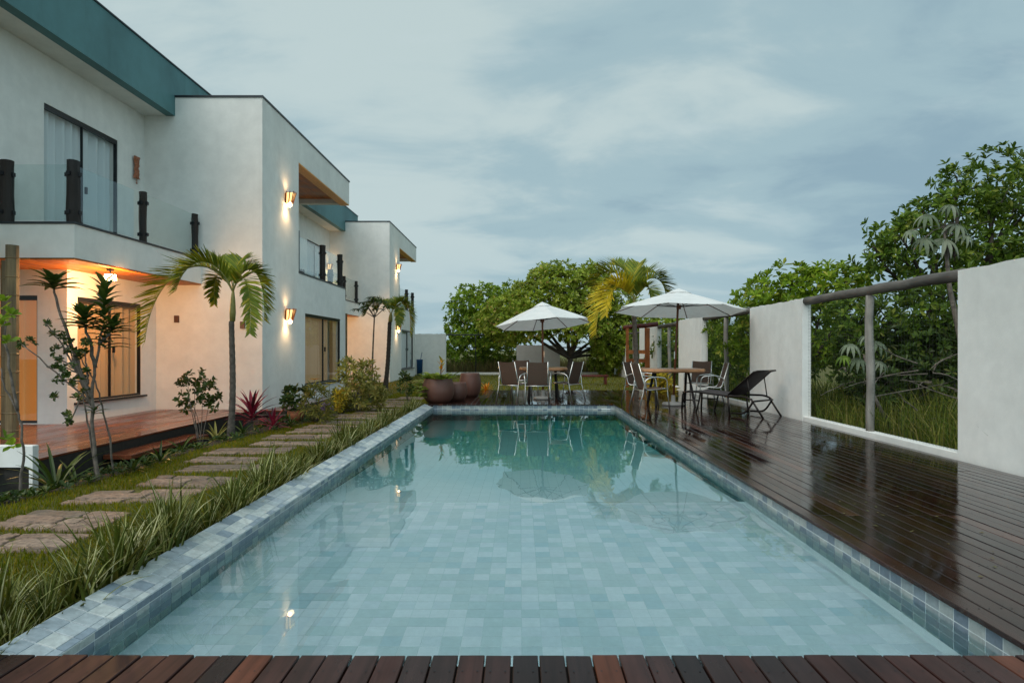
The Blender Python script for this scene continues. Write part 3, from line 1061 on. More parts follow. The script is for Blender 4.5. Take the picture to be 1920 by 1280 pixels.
    m = MB(); m.box(-10.5, XB - .15, ya + .15, y0 - .001, 2.6, 2.78)
    add(m, "balcony_floor", CONC)
    m = MB()
    nb = 17
    for k in range(nb):
        xa = -8.2 + (XB - .004 + 8.2) * k / nb
        m.box(xa + .003, xa + (XB + 8.2) / nb - .003, ya + .004, y0 - .002, 2.488, 2.513)
    m.box(-10.5, XB - .004, ya + .004, y0 - .002, 2.505, 2.514)
    add(m, "ceiling", SOFFIT)
    m = MB()
    m.box(-10.5, XB + .02, ya - .02, ya + .16, 3.002, 3.03)
    m.box(XB - .16, XB + .02, ya + .16, y0 - .003, 3.002, 3.03)
    add(m, "rail_cap", DARKCAP)
    px_ = (-9.9, -8.66, -7.42, XB - .07)
    for xx in px_: post(h, xx, ya + .07, 3.03, .89, 0.088)
    for xa, xb in zip(px_, px_[1:]): pane(h, (xa + .07, ya + .07, 3.07), (xb - .07, ya + .07, 3.07), .80)
    py_ = (ya + .07, 10.42 + D, 12.08 + D)
    for yy in py_[1:]: post(h, XB - .07, yy, 3.03, .86, 0.062)
    for a_, b_ in zip(py_, py_[1:]): pane(h, (XB - .07, a_ + .07, 3.07), (XB - .07, b_ - .07, 3.07), .80)
    # eaves with the teal fascia
    f0 = 5.0 if D == 0 else 17.2
    m = MB(); m.box(-7.10, -6.92, f0, 14.05 + D, 5.88, 6.86)
    add(m, "fascia", TEAL)
    m = MB(); m.box(-9.5, -7.10, f0, y0 - .001, 5.882, 6.1)
    add(m, "eaves_soffit", WHITE)
    m = MB(); m.box(-9.5, -6.90, f0, 14.06 + D, 6.862, 6.89)
    add(m, "flashing", DARKCAP)
    if D > 0:
        fr_e = ((XU, y0 + 1.9, 0), (0, 1, 0), (1, 0, 0))
    return h


def post(h, x, y, z, hgt, r):
    m = MB()
    pts = [(x + random.uniform(-.006, .006), y + random.uniform(-.006, .006), z + hgt * t) for t in (0, .2, .45, .7, .9, 1.0)]
    m.tube(pts, [r * random.uniform(.92, 1.06) for _ in pts], 10)
    p = under(m.build("railing_post", DARKWOOD, smooth=False), h)
    for zz in (.16, .78):
        c = MB(); c.box(x - r - .022, x + r + .022, y - .025, y + .025, z + hgt * zz - .028, z + hgt * zz + .028); c.box(x - .025, x + .025, y - r - .022, y - .0251, z + hgt * zz - .027, z + hgt * zz + .027); c.box(x - .025, x + .025, y + .0251, y + r + .022, z + hgt * zz - .027, z + hgt * zz + .027)
        c2 = c.build("bracket", BLACKM)
        c2.parent = p
    return p


def pane(h, a, b, hgt):
    a, b = Vector(a), Vector(b)
    d = (b - a).normalized(); n = Vector((d.y, -d.x, 0)) * .004
    m = MB()
    k = 0
    for s in (-1, 1):
        m.v += [tuple(a + n * s), tuple(b + n * s), tuple(b + n * s + Vector((0, 0, hgt))), tuple(a + n * s + Vector((0, 0, hgt)))]
    for q in ((0, 1, 2, 3), (5, 4, 7, 6), (0, 4, 5, 1), (1, 5, 6, 2), (2, 6, 7, 3), (3, 7, 4, 0)): m.face(q)
    return under(m.build("glass_pane", RAILGLASS), h)


h1 = house(0.0, "near white two storey house with teal fascia and curtained upper balcony door", False, None)
h2 = house(11.9, "far white house behind the near one, lower in the picture, second teal fascia", True, None)

# veranda of the near house and the walkway to the far one
ver = empty("veranda", (-6.3, 8, 0), kind='structure')
xx = -5.36
i = 0
while xx > -9.2:
    y_end = 12.19 if xx < -5.2 else 24
    board(ver, xx, 6.6, 9.79 if xx < -7.35 else 12.19, TERR, 0.0, 0.134)
    xx -= 0.138
for k in range(3):
    board(ver, -5.10 + k * .138, 12.2, 18.1, TERR, -0.02, 0.134)
b = MB(); b.box(-9.3, -5.30, 6.62, 12.18, -0.5, -0.03); b.box(-5.3, -4.72, 12.2, 18.1, -0.3, -0.05)
under(b.build("veranda_base", DARKSOIL), ver)
b = MB(); b.box(-5.28, -4.92, 7.7, 9.6, -0.19, -0.135, 0.006)
under(b.build("step", TERR), ver)


# ------------------------------------------------------------------ lamps
def point(name, loc, e, col=(1.0, 0.62, 0.28), r=0.04, parent=None, spot=None, down=True):
    d = bpy.data.lights.new(name, 'SPOT' if spot else 'POINT')
    d.energy = e; d.color = col; d.shadow_soft_size = r
    if spot:
        d.spot_size = rad(spot); d.spot_blend = 1.0
    o = bpy.data.objects.new(name, d)
    COL.objects.link(o)
    o.location = loc
    if spot and not down: o.rotation_euler = (rad(180), 0, 0)
    if parent: under(o, parent)
    return o


def sconce(x, y, z, label, e=1.0, size=0.74):
    t = empty("wall_lamp", (x, y, z), label=label, cat="wall lamp", group="lit wall lamps of the houses")
    s = size
    m = MB(); m.box(x + .002, x + .02, y - .05 * s, y + .05 * s, z - .12 * s, z + .16 * s)
    under(m.build("back_plate", REDWOOD), t)
    # tapered slatted wooden shade, open at top and bottom
    for (dx, dy) in ((0.03, -.10), (0.19, -.10), (0.19, .10), (0.03, .10), (0.03, 0), (0.19, 0), (0.11, -.1), (0.11, .1)):
        m = MB()
        a = Vector((x + .02 + (dx - .02) * .75, y + dy * .62 * s, z - .14 * s)); b_ = Vector((x + .02 + dx, y + dy * 1.05 * s, z + .2 * s))
        m.tube([a, b_], .011, 6)
        under(m.build("slat", REDWOOD), t)
    m = MB()
    lo = [(x + .035, y - .05 * s, z - .12 * s), (x + .145, y - .05 * s, z - .12 * s), (x + .145, y + .05 * s, z - .12 * s), (x + .035, y + .05 * s, z - .12 * s)]
    hi = [(x + .035, y - .085 * s, z + .16 * s), (x + .195, y - .085 * s, z + .16 * s), (x + .195, y + .085 * s, z + .16 * s), (x + .035, y + .085 * s, z + .16 * s)]
    m.v += lo + hi
    for i_ in range(4):
        j_ = (i_ + 1) % 4
        m.face((i_, j_, 4 + j_, 4 + i_))
    under(m.build("lamp_shade", AMBER), t)
    m = MB(); m.lathe([(0.0, -.19), (.035, -.17), (.042, -.13), (.03, -.09), (0.0, -.08)], 12, (x + .10, y, z))
    under(m.build("bulb", BULB, smooth=True), t)
    point("lamp_light", (x + .12, y, z - .22 * s), 21.0 * e, (1.0, 0.66, 0.34), .07, t, 150, True)
    point("lamp_light", (x + .12, y, z + .23 * s), 5.0 * e, (1.0, 0.66, 0.34), .07, t, 150, False)
    return t


sconce(-5.17, 13.4, 4.52, "lit wall lamp beside the near house's upper balcony opening")
sconce(-5.17, 13.4, 1.95, "lit wall lamp left of the near house's ground floor window")
sconce(-5.17, 25.4, 4.62, "lit wall lamp high on the far house's corner", 1.1)
sconce(-5.17, 25.4, 2.10, "lit wall lamp behind the small palm on the far house", 1.1)
sconce(-7.54, 23.75, 4.40, "lit wall lamp seen through the near house's balcony glass", 1.0)


def pendant(x, y, label, e):
    t = empty("ceiling_lamp", (x, y, 2.487), label=label, cat="ceiling lamp")
    m = MB(); m.lathe([(0.0, 0), (.05, 0), (.05, -.03), (.012, -.035), (.012, -.1)], 12, (x, y, 2.487))
    under(m.build("ceiling_rose", BLACKM), t)
    m = MB(); m.lathe([(.0, -.09), (.08, -.09), (.09, -.18), (.0, -.185)], 16, (x, y, 2.487))
    under(m.build("lamp_shade", PENDANT), t)
    point("lamp_light", (x + .0, y, 2.487 - .30), e, (1.0, 0.53, 0.21), .12, t)
    point("lamp_light", (x + .16, y, 2.487 - .13), e * .10, (1.0, 0.50, 0.17), .05, t)
    return t


pendant(-6.55, 9.72, "lit ceiling lamp under the near house's balcony", 88)
pendant(-6.75, 21.2, "lit ceiling lamp under the far house's balcony", 110)

# ------------------------------------------------------------------ small things on the house
t = empty("wall_ornament", (-7.53, 11.9, 4.75), label="carved terracotta mask hanging on the upper balcony wall", cat="wall ornament")
m = MB()
n_s = 9
for i in range(n_s):
    zz = -.22 + .44 * i / (n_s - 1)
    w = .072 + .030 * (zz / .22) ** 2 + .006 * math.sin(i * 2.9)
    for s in (-1, -.5, 0, .5, 1):
        m.v.append((-7.535 + .06 * math.sqrt(max(0, 1 - s * s * .7)) + .012 * math.sin(i * 2.2 + s * 3), 11.9 + s * w, 4.75 + zz))
for i in range(n_s - 1):
    for k in range(4):
        a = i * 5 + k
        m.face((a, a + 1, a + 6, a + 5))
under(m.build("mask", MASKW), t)
m = MB(); m.tube([(-7.50, 11.9, 4.53), (-7.50, 11.9, 4.46)], .006, 5); m.lathe([(0, -.02), (.02, 0), (0, .02)], 8, (-7.50, 11.9, 4.45))
under(m.build("tassel", MASKW), t)
for (X_, Z_, lab) in ((-6.88, 1.82, "small dark switch box on the near white wall, left of the palm trunk"), (-5.56, 1.70, "small dark switch box on the near white wall, right of the palm trunk")):
    m = MB(); m.box(X_ - .045, X_ + .045, 12.165, 12.198, Z_ - .08, Z_ + .06, 0.006)
    o = m.build("switch_box", plain("brown_box", (0.10, 0.035, 0.02), 0.5), label=lab, cat="switch box")


def bamboo_screen(spots, label, h0, h1):
    t = empty("bamboo_screen", (spots[0][0], spots[0][1], GZ), label=label, cat="bamboo screen")
    for (x, y, r, top) in spots:
        m = MB()
        pts, rs = [], []
        z = GZ - .1
        while z < top:
            pts += [(x, y, z), (x, y, z + .01), (x, y, z + .02)]; rs += [r, r * 1.10, r]
            z += random.uniform(.22, .3)
        pts.append((x, y, top)); rs.append(r)
        m.tube(pts, rs, 10)
        under(m.build("bamboo_pole", BAMBOO, smooth=False), t)
    return t


bamboo_screen([(-6.93, 8.3, .076, 2.62), (-7.07, 8.36, .055, 2.42), (-7.19, 8.3, .06, 2.5), (-7.33, 8.38, .06, 2.6), (-7.47, 8.3, .06, 2.5)],
              "tall bamboo pole screen at the left edge by the veranda", 0, 0)
bamboo_screen([(-5.62, 19.6, .05, 2.36), (-5.76, 19.65, .045, 2.36), (-5.90, 19.6, .05, 2.36), (-6.04, 19.65, .05, 2.36)],
              "bamboo pole screen beside the far house's entrance behind the croton", 0, 0)
# low white masonry bench at the left edge
t = empty("low_wall", (-5.6, 6.3, GZ), label="low white masonry wall with a dark recess under it at the left edge", cat="low wall")
b = MB(); b.box(-7.2, -5.05, 6.3, 6.38, -0.02, 0.205, 0.008); under(b.build("wall_panel", WHITE), t)
b = MB(); b.box(-5.09, -5.052, 6.302, 6.378, GZ - .4, -0.021); under(b.build("leg", WHITE), t)
b = MB(); b.box(-7.2, -5.1, 6.36, 6.40, GZ - .4, -0.021); under(b.build("recess_shade_sheet", DARKSOIL), t)  # dark sheet added as the shade in the recess

# ------------------------------------------------------------------ boundary walls and fence on the right and at the back
def rough_wall(x0, x1, y0, y1, z0, z1, name, label, jag=0.012):
    m = MB()
    n = 26
    along_y = (y1 - y0) > (x1 - x0)
    # extruded outline with a slightly uneven top and ends
    zs = [z1 + random.uniform(-jag, jag) for _ in range(n + 1)]
    prof = []
    for s in (0, 1):
        row = []
        for k in range(n + 1):
            t = k / n
            if along_y: x, y = (x0 if s == 0 else x1), y0 + (y1 - y0) * t
            else: x, y = x0 + (x1 - x0) * t, (y0 if s == 0 else y1)
            m.v.append((x, y, z0)); m.v.append((x, y, zs[k]))
    off = 2 * (n + 1)
    for k in range(n):
        a = 2 * k
        m.face((a, a + 2, a + 3, a + 1)); m.face((off + a, off + a + 1, off + a + 3, off + a + 2))
        m.face((a + 1, a + 3, off + a + 3, off + a + 1))
    m.face((0, 1, off + 1, off)); a = 2 * n
    m.face((a, off + a, off + a + 1, a + 1))
    return m.build(name, WALLW, label=label, cat="wall", group="white garden wall panels")


XW = 4.85
rough_wall(XW, XW + .15, 1.0, 6.735, -0.12, 2.08, "garden_wall", "white garden wall panel nearest the camera at the right edge")
rough_wall(XW, XW + .15, 10.45, 12.83, -0.12, 2.075, "garden_wall", "white garden wall panel right behind the sun lounger")
rough_wall(XW, XW + .15, 16.2, 18.6, -0.12, 2.08, "garden_wall", "white garden wall panel behind the right umbrella's pole")
rough_wall(XW, XW + .15, 21.5, 24.7, -0.12, 2.05, "garden_wall", "white garden wall panel behind the orange gate post")
rough_wall(XW, XW + .15, 28.0, 31.2, -0.12, 1.36, "garden_wall", "low white garden wall panel at the far right corner")
rough_wall(-6.2, -3.80, 31.2, 31.35, -0.12, 2.0, "garden_wall", "white garden wall panel behind the terracotta pots, by the far house")
o = rough_wall(-0.18, 2.05, 31.2, 31.35, -0.12, 1.42, "garden_wall", "low grey garden wall panel behind the left umbrella's table")
o.data.materials.clear(); o.data.materials.append(stucco("greyed_wall_paint", (0.50, 0.50, 0.49), (0.3, 0.3, 0.28), 0.4))
kerb = empty("kerb", (XW, 12, 0), kind='structure')
b = MB()
for (a_, c_) in ((6.74, 10.445), (12.835, 16.195), (18.605, 21.495), (24.705, 27.995)):
    b.box(XW + .01, XW + .15, a_, c_, -0.12, 0.055, 0.006)
b.box(-3.795, -0.185, 31.21, 31.35, -0.12, 0.02, 0.006)
b.box(2.055, 4.84, 31.21, 31.35, -0.12, 0.02, 0.006)
under(b.build("kerb_stone", WALLW), kerb)
WIRE = plain("dark_fence_wire", (0.03, 0.035, 0.03), 0.6)


def mesh_fence(p0, p1, zt, label, posts, r=0.07, cell=0.06, rail=LOG, pm=POSTW):
    p0, p1 = Vector(p0), Vector(p1)
    t = empty("wire_fence", p0, label=label, cat="fence", group="wire mesh fence bays")
    m = MB()
    n = 14
    m.tube([p0.lerp(p1, k / n) + Vector((random.uniform(-.006, .006), random.uniform(-.006, .006), zt + random.uniform(-.006, .006))) for k in range(n + 1)],
           [r * random.uniform(.94, 1.05) for _ in range(n + 1)], 12)
    under(m.build("rail", rail, smooth=True), t)
    for f in posts:
        q = p0.lerp(p1, f)
        m = MB(); m.tube([(q.x + .01 * math.sin(k), q.y + .012 * math.sin(k * 1.7), .03 + (zt - r - .03) * k / 6) for k in range(7)], [r * .78, r * .82, r * .76, r * .8, r * .78, r * .75, r * .78], 12)
        under(m.build("post", pm, smooth=True), t)
    V, T = [], []
    d = (p1 - p0); Ln = d.length; d.normalize(); nr = Vector((d.y, -d.x, 0))

    def strip(a, b_, w):
        ax = (b_ - a).normalized(); sd = nr.cross(ax).normalized() * w
        for nn in (sd, nr * w):
            k = len(V)
            V.extend([tuple(a - nn), tuple(a + nn), tuple(b_ + nn), tuple(b_ - nn)])
            T.append((k, k + 1, k + 2, k + 3))
    for k in range(int(Ln / cell)):
        a = p0 + d * (cell * (k + .5)); strip(a + Vector((0, 0, .05)), a + Vector((0, 0, zt)), .0010)
    for k in range(int((zt - .05) / cell)):
        z = .05 + cell * k
        strip(p0 + d * .02 + Vector((0, 0, z)), p1 - d * .04 + Vector((0, 0, z)), .0010)
    o = np_mesh("wire_mesh", V, T, WIRE, kind='stuff')
    under(o, t)
    return t


FX = XW + .075
mesh_fence((FX, 6.74, 0), (FX, 10.445, 0), 2.03, "wire mesh fence bay with thick log rail nearest the camera", [0.49])
mesh_fence((FX, 12.835, 0), (FX, 16.195, 0), 2.03, "wire mesh fence bay behind the right umbrella, beside the lounger's wall", [0.5])
mesh_fence((FX, 18.605, 0), (FX, 21.495, 0), 2.0, "wire mesh fence bay between orange gate and umbrella pole", [0.5])
mesh_fence((FX, 24.705, 0), (FX, 27.995, 0), 1.9, "wire mesh fence bay beyond the orange gate at far right", [0.5], .05)
mesh_fence((-3.79, 31.28, 0), (-0.19, 31.28, 0), 1.95, "wire mesh fence bay with thin dark rail behind the pots", [0.42], .03, .1, BLACKAL, BLACKAL)
mesh_fence((2.06, 31.28, 0), (4.84, 31.28, 0), 1.3, "wire mesh fence bay behind the low tree trunk", [0.5], .03, .1, BLACKAL, BLACKAL)

# orange gate frame with a log beam
t = empty("gate_frame", (4.3, 21.0, 0), label="orange timber gate frame under a reddish log beam", cat="gate")
m = MB(); m.tube([(3.6, 21.2, 1.95), (3.95, 21.1, 2.0), (4.35, 21.0, 2.02), (4.75, 20.9, 2.08)], [.075, .085, .08, .085], 10); under(m.build("beam", MAROON, smooth=True), t)
m = MB(); m.box(4.31, 4.47, 20.93, 21.03, GZ, 1.94); under(m.build("post", REDWOOD), t)
for zz in (1.05, 0.75, 0.45):
    m = MB(); m.box(3.75, 4.31, 20.95, 21.0, zz, zz + .13); under(m.build("crosspiece", REDWOOD), t)
m = MB(); m.box(3.66, 3.75, 20.95, 21.03, GZ, 1.94); under(m.build("post", REDWOOD), t)

# ------------------------------------------------------------------ plants: generators
def leaf_faces(P, D, Nn, Lh, W, fold=0.18, droop=0.12, wide=0.55):
    """arrays -> V,T : two-triangle folded leaves, one per row"""
    Lh = np.asarray(Lh).reshape(-1, 1); W = np.asarray(W).reshape(-1, 1)
    D = D / (np.linalg.norm(D, axis=1, keepdims=True) + 1e-9)
    Sd = np.cross(D, Nn); Sd /= (np.linalg.norm(Sd, axis=1, keepdims=True) + 1e-9)
    Nn = np.cross(Sd, D)
    b_ = P
    t_ = P + D * Lh - Nn * (Lh * droop)
    m1 = P + D * Lh * (wide - .28) + Nn * (Lh * .015)
    m2 = P + D * Lh * (wide + .17) - Nn * (Lh * droop * .35)
    up = Nn * (W * fold)
    l1, r1 = m1 + Sd * W * .33 + up * .7, m1 - Sd * W * .33 + up * .7
    l2, r2 = m2 + Sd * W * .5 + up, m2 - Sd * W * .5 + up
    n = len(P)
    V = np.stack([b_, l1, l2, t_, r2, r1], 1).reshape(-1, 3)
    k = np.arange(n)[:, None] * 6
    T = np.concatenate([k + np.array([[0, 1, 2, 3]]), k + np.array([[0, 3, 4, 5]])], 1).reshape(-1, 4)
    return V, T


def unit(v): return v / (np.linalg.norm(v, axis=-1, keepdims=True) + 1e-9)


def rosette_cloud(centers, axes, n_leaf, L0, W0, spread=0.9, **kw):
    """leaf whorls at the ends of twigs"""
    n = len(centers)
    A = unit(axes)
    ref = np.where(np.abs(A[:, 2:3]) < 0.9, np.array([[0, 0, 1.0]]), np.array([[1.0, 0, 0]]))
    U = unit(np.cross(A, ref)); Wv = np.cross(A, U)
    ph = rng.uniform(0, 2 * np.pi, (n, 1)) + np.arange(n_leaf)[None, :] * 2 * np.pi / n_leaf + rng.normal(0, .25, (n, n_leaf))
    tilt = spread + rng.normal(0, .28, (n, n_leaf))
    ct, st = np.cos(tilt)[..., None], np.sin(tilt)[..., None]
    D = A[:, None] * ct + (U[:, None] * np.cos(ph)[..., None] + Wv[:, None] * np.sin(ph)[..., None]) * st
    Nn = A[:, None] * st - (U[:, None] * np.cos(ph)[..., None] + Wv[:, None] * np.sin(ph)[..., None]) * ct
    P = centers[:, None] + D * L0 * 0.06
    L_ = L0 * rng.uniform(.65, 1.15, (n, n_leaf)); W_ = W0 * rng.uniform(.75, 1.15, (n, n_leaf))
    return leaf_faces(P.reshape(-1, 3), D.reshape(-1, 3), Nn.reshape(-1, 3), L_.ravel(), W_.ravel(), **kw)


def blob_points(blobs, dens, inner=0.25, squash=1.0):
    """twig tips over lumpy ellipsoids; blobs = (cx,cy,cz,rx,ry,rz)"""
    C, A = [], []
    for (cx, cy, cz, rx, ry, rz) in blobs:
        area = 4 * math.pi * ((rx * ry) ** 1.6 / 3 + (rx * rz) ** 1.6 / 3 + (ry * rz) ** 1.6 / 3) ** (1 / 1.6)
        n = max(6, int(area * dens))
        d = unit(rng.normal(0, 1, (n, 3)))
        # lumpy radius
        k = rng.normal(0, 2.2, (4, 3)); ph = rng.uniform(0, 6.28, 4)
        lump = 1 + 0.10 * np.sum(np.sin(d @ k.T * 1.6 + ph), 1)[:, None] * 0.7
        rr = np.where(rng.random((n, 1)) < inner, rng.uniform(.45, .85, (n, 1)), rng.uniform(.85, 1.08, (n, 1)))
        p = np.array([[cx, cy, cz]]) + d * np.array([[rx, ry, rz]]) * rr * lump
        a = unit(d + np.array([[0, 0, .55]]) + rng.normal(0, .35, (n, 3)))
        # drop tips deep inside other blobs
        keep = np.ones(n, bool)
        for (ox, oy, oz, qx, qy, qz) in blobs:
            if (ox, oy, oz) == (cx, cy, cz): continue
            q = (((p - np.array([[ox, oy, oz]])) / np.array([[qx, qy, qz]])) ** 2).sum(1)
            keep &= ~((q < 0.45) & (rng.random(n) < .8))
        C.append(p[keep]); A.append(a[keep])
    return np.concatenate(C), np.concatenate(A)


def limb_path(a, b_, bend, n=7):
    a, b_ = Vector(a), Vector(b_)
    side = Vector((random.uniform(-1, 1), random.uniform(-1, 1), random.uniform(-.2, .6))) * bend
    return [a.lerp(b_, k / n) + side * math.sin(math.pi * k / n) + Vector((random.uniform(-1, 1), random.uniform(-1, 1), 0)) * bend * .15 for k in range(n + 1)]


def tree(name, label, cat, base, blobs, trunk_r, leafm, dens, L0, W0, n_leaf=6, fork=0.35, bark=DTRUNK, group=None, limbs=None, inner=.25, clusters=0, spread=.95):
    t = empty(name, base, label=label, cat=cat, group=group)
    base = Vector(base)
    cen = Vector((0, 0, 0))
    for q in blobs: cen += Vector(q[:3])
    cen /= len(blobs)
    fk = base.lerp(Vector((cen.x, cen.y, cen.z)), fork)
    m = MB()
    tp = limb_path(base, fk, .12, 6)
    m.tube(tp, [trunk_r * (1.25 - .55 * k / 6) for k in range(7)], 10)
    under(m.build("trunk", bark, smooth=True), t)
    for q in (limbs or blobs):
        m = MB()
        c = Vector(q[:3])
        path = limb_path(fk, c, .18 * (c - fk).length * .6, 7)
        m.tube(path, [trunk_r * (.6 - .45 * k / 7) for k in range(8)], 7)
        for _ in range(3):
            s = random.choice(path[3:])
            e_ = c + Vector((random.uniform(-1, 1) * q[3], random.uniform(-1, 1) * q[4], random.uniform(-.3, 1) * q[5])) * .85
            m.tube(limb_path(s, e_, .15, 4), [trunk_r * .22, trunk_r * .18, trunk_r * .14, trunk_r * .1, trunk_r * .06], 5)
        under(m.build("branch", bark, smooth=True), t)
    C, A = blob_points(blobs, dens, inner)
    if clusters:
        # the whorls nearest the camera become parts of their own, sharing a few meshes
        dist = np.linalg.norm(C - np.array([[0, 0, CAM_H]]), axis=1)
        # exposed ones: outermost from the crown's centre, towards the camera
        order = np.argsort(dist)[:clusters]
        protos = []
        for v in range(4):
            V, T = rosette_cloud(np.zeros((1, 3)), np.array([[0, 0, 1.0]]), n_leaf + 1, L0, W0, spread)
            me = bpy.data.meshes.new("leaf_cluster")
            me.from_pydata([tuple(x) for x in V], [], [tuple(int(i) for i in x) for x in T])
            me.materials.append(leafm)
            protos.append(me)
        inv = Matrix.Translation(-base)
        for i_ in order:
            o = bpy.data.objects.new("leaf_cluster", random.choice(protos))
            COL.objects.link(o)
            o.parent = t
            o.location = Vector(C[i_]) - base
            o.rotation_euler = Vector(A[i_]).to_track_quat('Z', 'Y').to_euler()
        mask = np.ones(len(C), bool); mask[order] = False
        C, A = C[mask], A[mask]
    V, T = rosette_cloud(C, A, n_leaf, L0, W0, spread)
    under(np_mesh("crown", V, T, leafm, kind='stuff'), t)
    return t


def frond(parent, bez, ll, mat, name="frond", n=26, wid=0.026, vee=0.75, lean=0.75, droop=.16, rach=None):
    """palm frond: rachis along a cubic bezier (world points), paired leaflets"""
    P0, P1, P2, P3 = (np.array(q, float) for q in bez)
    ts = np.linspace(0, 1, n)
    B = lambda t: ((1 - t) ** 3)[:, None] * P0 + (3 * (1 - t) ** 2 * t)[:, None] * P1 + (3 * (1 - t) * t ** 2)[:, None] * P2 + (t ** 3)[:, None] * P3
    R = B(ts)
    Tn = unit(np.gradient(R, axis=0))
    chord = P3 - P0
    hz = np.array([chord[0], chord[1], 0.0])
    if np.linalg.norm(hz) < .15: hz = np.array([.3, -1, 0])
    side0 = unit(np.cross(hz, np.array([0, 0, 1.0])))
    V, T, MI = [], [], []
    # rachis: 3-sided
    rr = 0.012 * (1 - ts * .8)
    Sd = unit(side0[None] - Tn * (Tn @ side0)[:, None]); Up = np.cross(Sd, Tn)
    Up = np.where((Up[:, 2:3] < 0) & (np.abs(Tn[:, 2:3]) < .8), -Up, Up)
    k0 = 0
    for i_ in range(n):
        for a in (0, 2.1, 4.2):
            V.append(R[i_] + (Sd[i_] * math.cos(a) + Up[i_] * math.sin(a)) * rr[i_])
    for i_ in range(n - 1):
        for a in range(3):
            b_ = (a + 1) % 3
            q = (i_ * 3 + a, i_ * 3 + b_, i_ * 3 + 3 + b_, i_ * 3 + 3 + a)
            T.append(q); MI.append(1)
    m_l = int(n * 3)
    tl = np.linspace(0.13, 0.995, m_l)
    Rl = B(tl); Tl = unit(np.gradient(Rl, axis=0))
    Sl = unit(side0[None] - Tl * (Tl @ side0)[:, None]); Ul = np.cross(Sl, Tl)
    for i_ in range(m_l):
        prof = (0.45 + 1.1 * math.sin(math.pi * min(1, .12 + tl[i_] * .78))) * .68
        if tl[i_] > .9: prof *= .75
        for s in (-1, 1):
            L_ = ll * prof * random.uniform(.82, 1.1)
            d = Sl[i_] * s * math.cos(vee) + Ul[i_] * math.sin(vee) * random.uniform(.5, 1.1) + Tl[i_] * lean * random.uniform(.8, 1.25)
            d = d / np.linalg.norm(d)
            side = np.cross(d, Ul[i_]); side /= (np.linalg.norm(side) + 1e-9)
            w = wid * random.uniform(.75, 1.1)
            p = Rl[i_]
            pm = p + d * L_ * .5 + np.array([0, 0, -droop * L_ * .18])
            pt = p + d * L_ + np.array([0, 0, -droop * L_ * .75])
            k = len(V)
            V += [p - side * w * .3, p + side * w * .3, pm + side * w * .5, pm - side * w * .5, pt + side * w * .08, pt - side * w * .08]
            T += [(k, k + 1, k + 2, k + 3), (k + 3, k + 2, k + 4, k + 5)]; MI += [0, 0]
    o = np_mesh(name, np.array(V), np.array(T), [mat, rach or GREENSHAFT], mi=MI)
    if parent: under(o, parent)
    return o


def palm(name, label, base, crown, trunk_r, fronds, ll, group=None, shaft=.45, bark=PALMBARK, lean=.7, wid=.026):
    base, crown = Vector(base), Vector(crown)
    t = empty(name, base, label=label, cat="palm tree", group=group)
    sh = crown - (crown - base).normalized() * shaft
    m = MB()
    n = 34
    pts, rs = [], []
    for k in range(n + 1):
        f = k / n
        p = base.lerp(sh, f); p.x += .02 * math.sin(f * 4)
        pts.append(p)
        rs.append(trunk_r * (1.35 - .3 * min(1, f * 5) - .2 * f) * (1.06 if k % 2 else .97))
    m.tube(pts, rs, 12)
    under(m.build("trunk", bark, smooth=False), t)
    m = MB()
    m.tube([sh, sh.lerp(crown, .3), sh.lerp(crown, .7), crown], [trunk_r * .85, trunk_r * 1.0, trunk_r * .75, trunk_r * .35], 12)
    under(m.build("crownshaft", GREENSHAFT, smooth=True), t)
    for (bz, mt, lsc) in fronds:
        frond(t, bz, ll * lsc, mt, lean=lean, wid=wid)
    return t


def bezpx(Y, pts, dys):
    return [px(x, y, Y + d) for (x, y), d in zip(pts, dys)]


# ------------------------------------------------------------------ palms
Yp = 8.96
c_ = (437, 548)
palm("palm_tree", "slender young palm with mottled trunk in front of the near house's white wall", px(432, 824, Yp), px(437, 545, Yp), .044, [
    (bezpx(Yp, [c_, (395, 455), (285, 500), (272, 640)], (0, 0, -.1, -.15)), LEAF_PALM, 1.05),
    (bezpx(Yp, [c_, (410, 475), (350, 470), (330, 545)], (0, -.1, -.35, -.5)), LEAF_PALM, .9),
    (bezpx(Yp, [c_, (415, 500), (398, 500), (402, 570)], (0, .1, .3, .45)), LEAF_PALM, .6),
    (bezpx(Yp, [c_, (455, 480), (500, 490), (495, 600)], (0, .1, .25, .3)), LEAF_PALM, .75),
    (bezpx(Yp, [c_, (450, 500), (474, 510), (468, 625)], (0, -.2, -.4, -.5)), LEAF_PALM, .75),
    (bezpx(Yp, [c_, (432, 490), (415, 475), (385, 500)], (0, .3, .7, 1.0)), LEAF_PALM, .8),
    (bezpx(Yp, [c_, (440, 480), (452, 475), (480, 510)], (0, .3, .6, .9)), LEAF_PALM, .7),
], .38, wid=.032)
Yp = 19.6
c_ = (1189, 568)
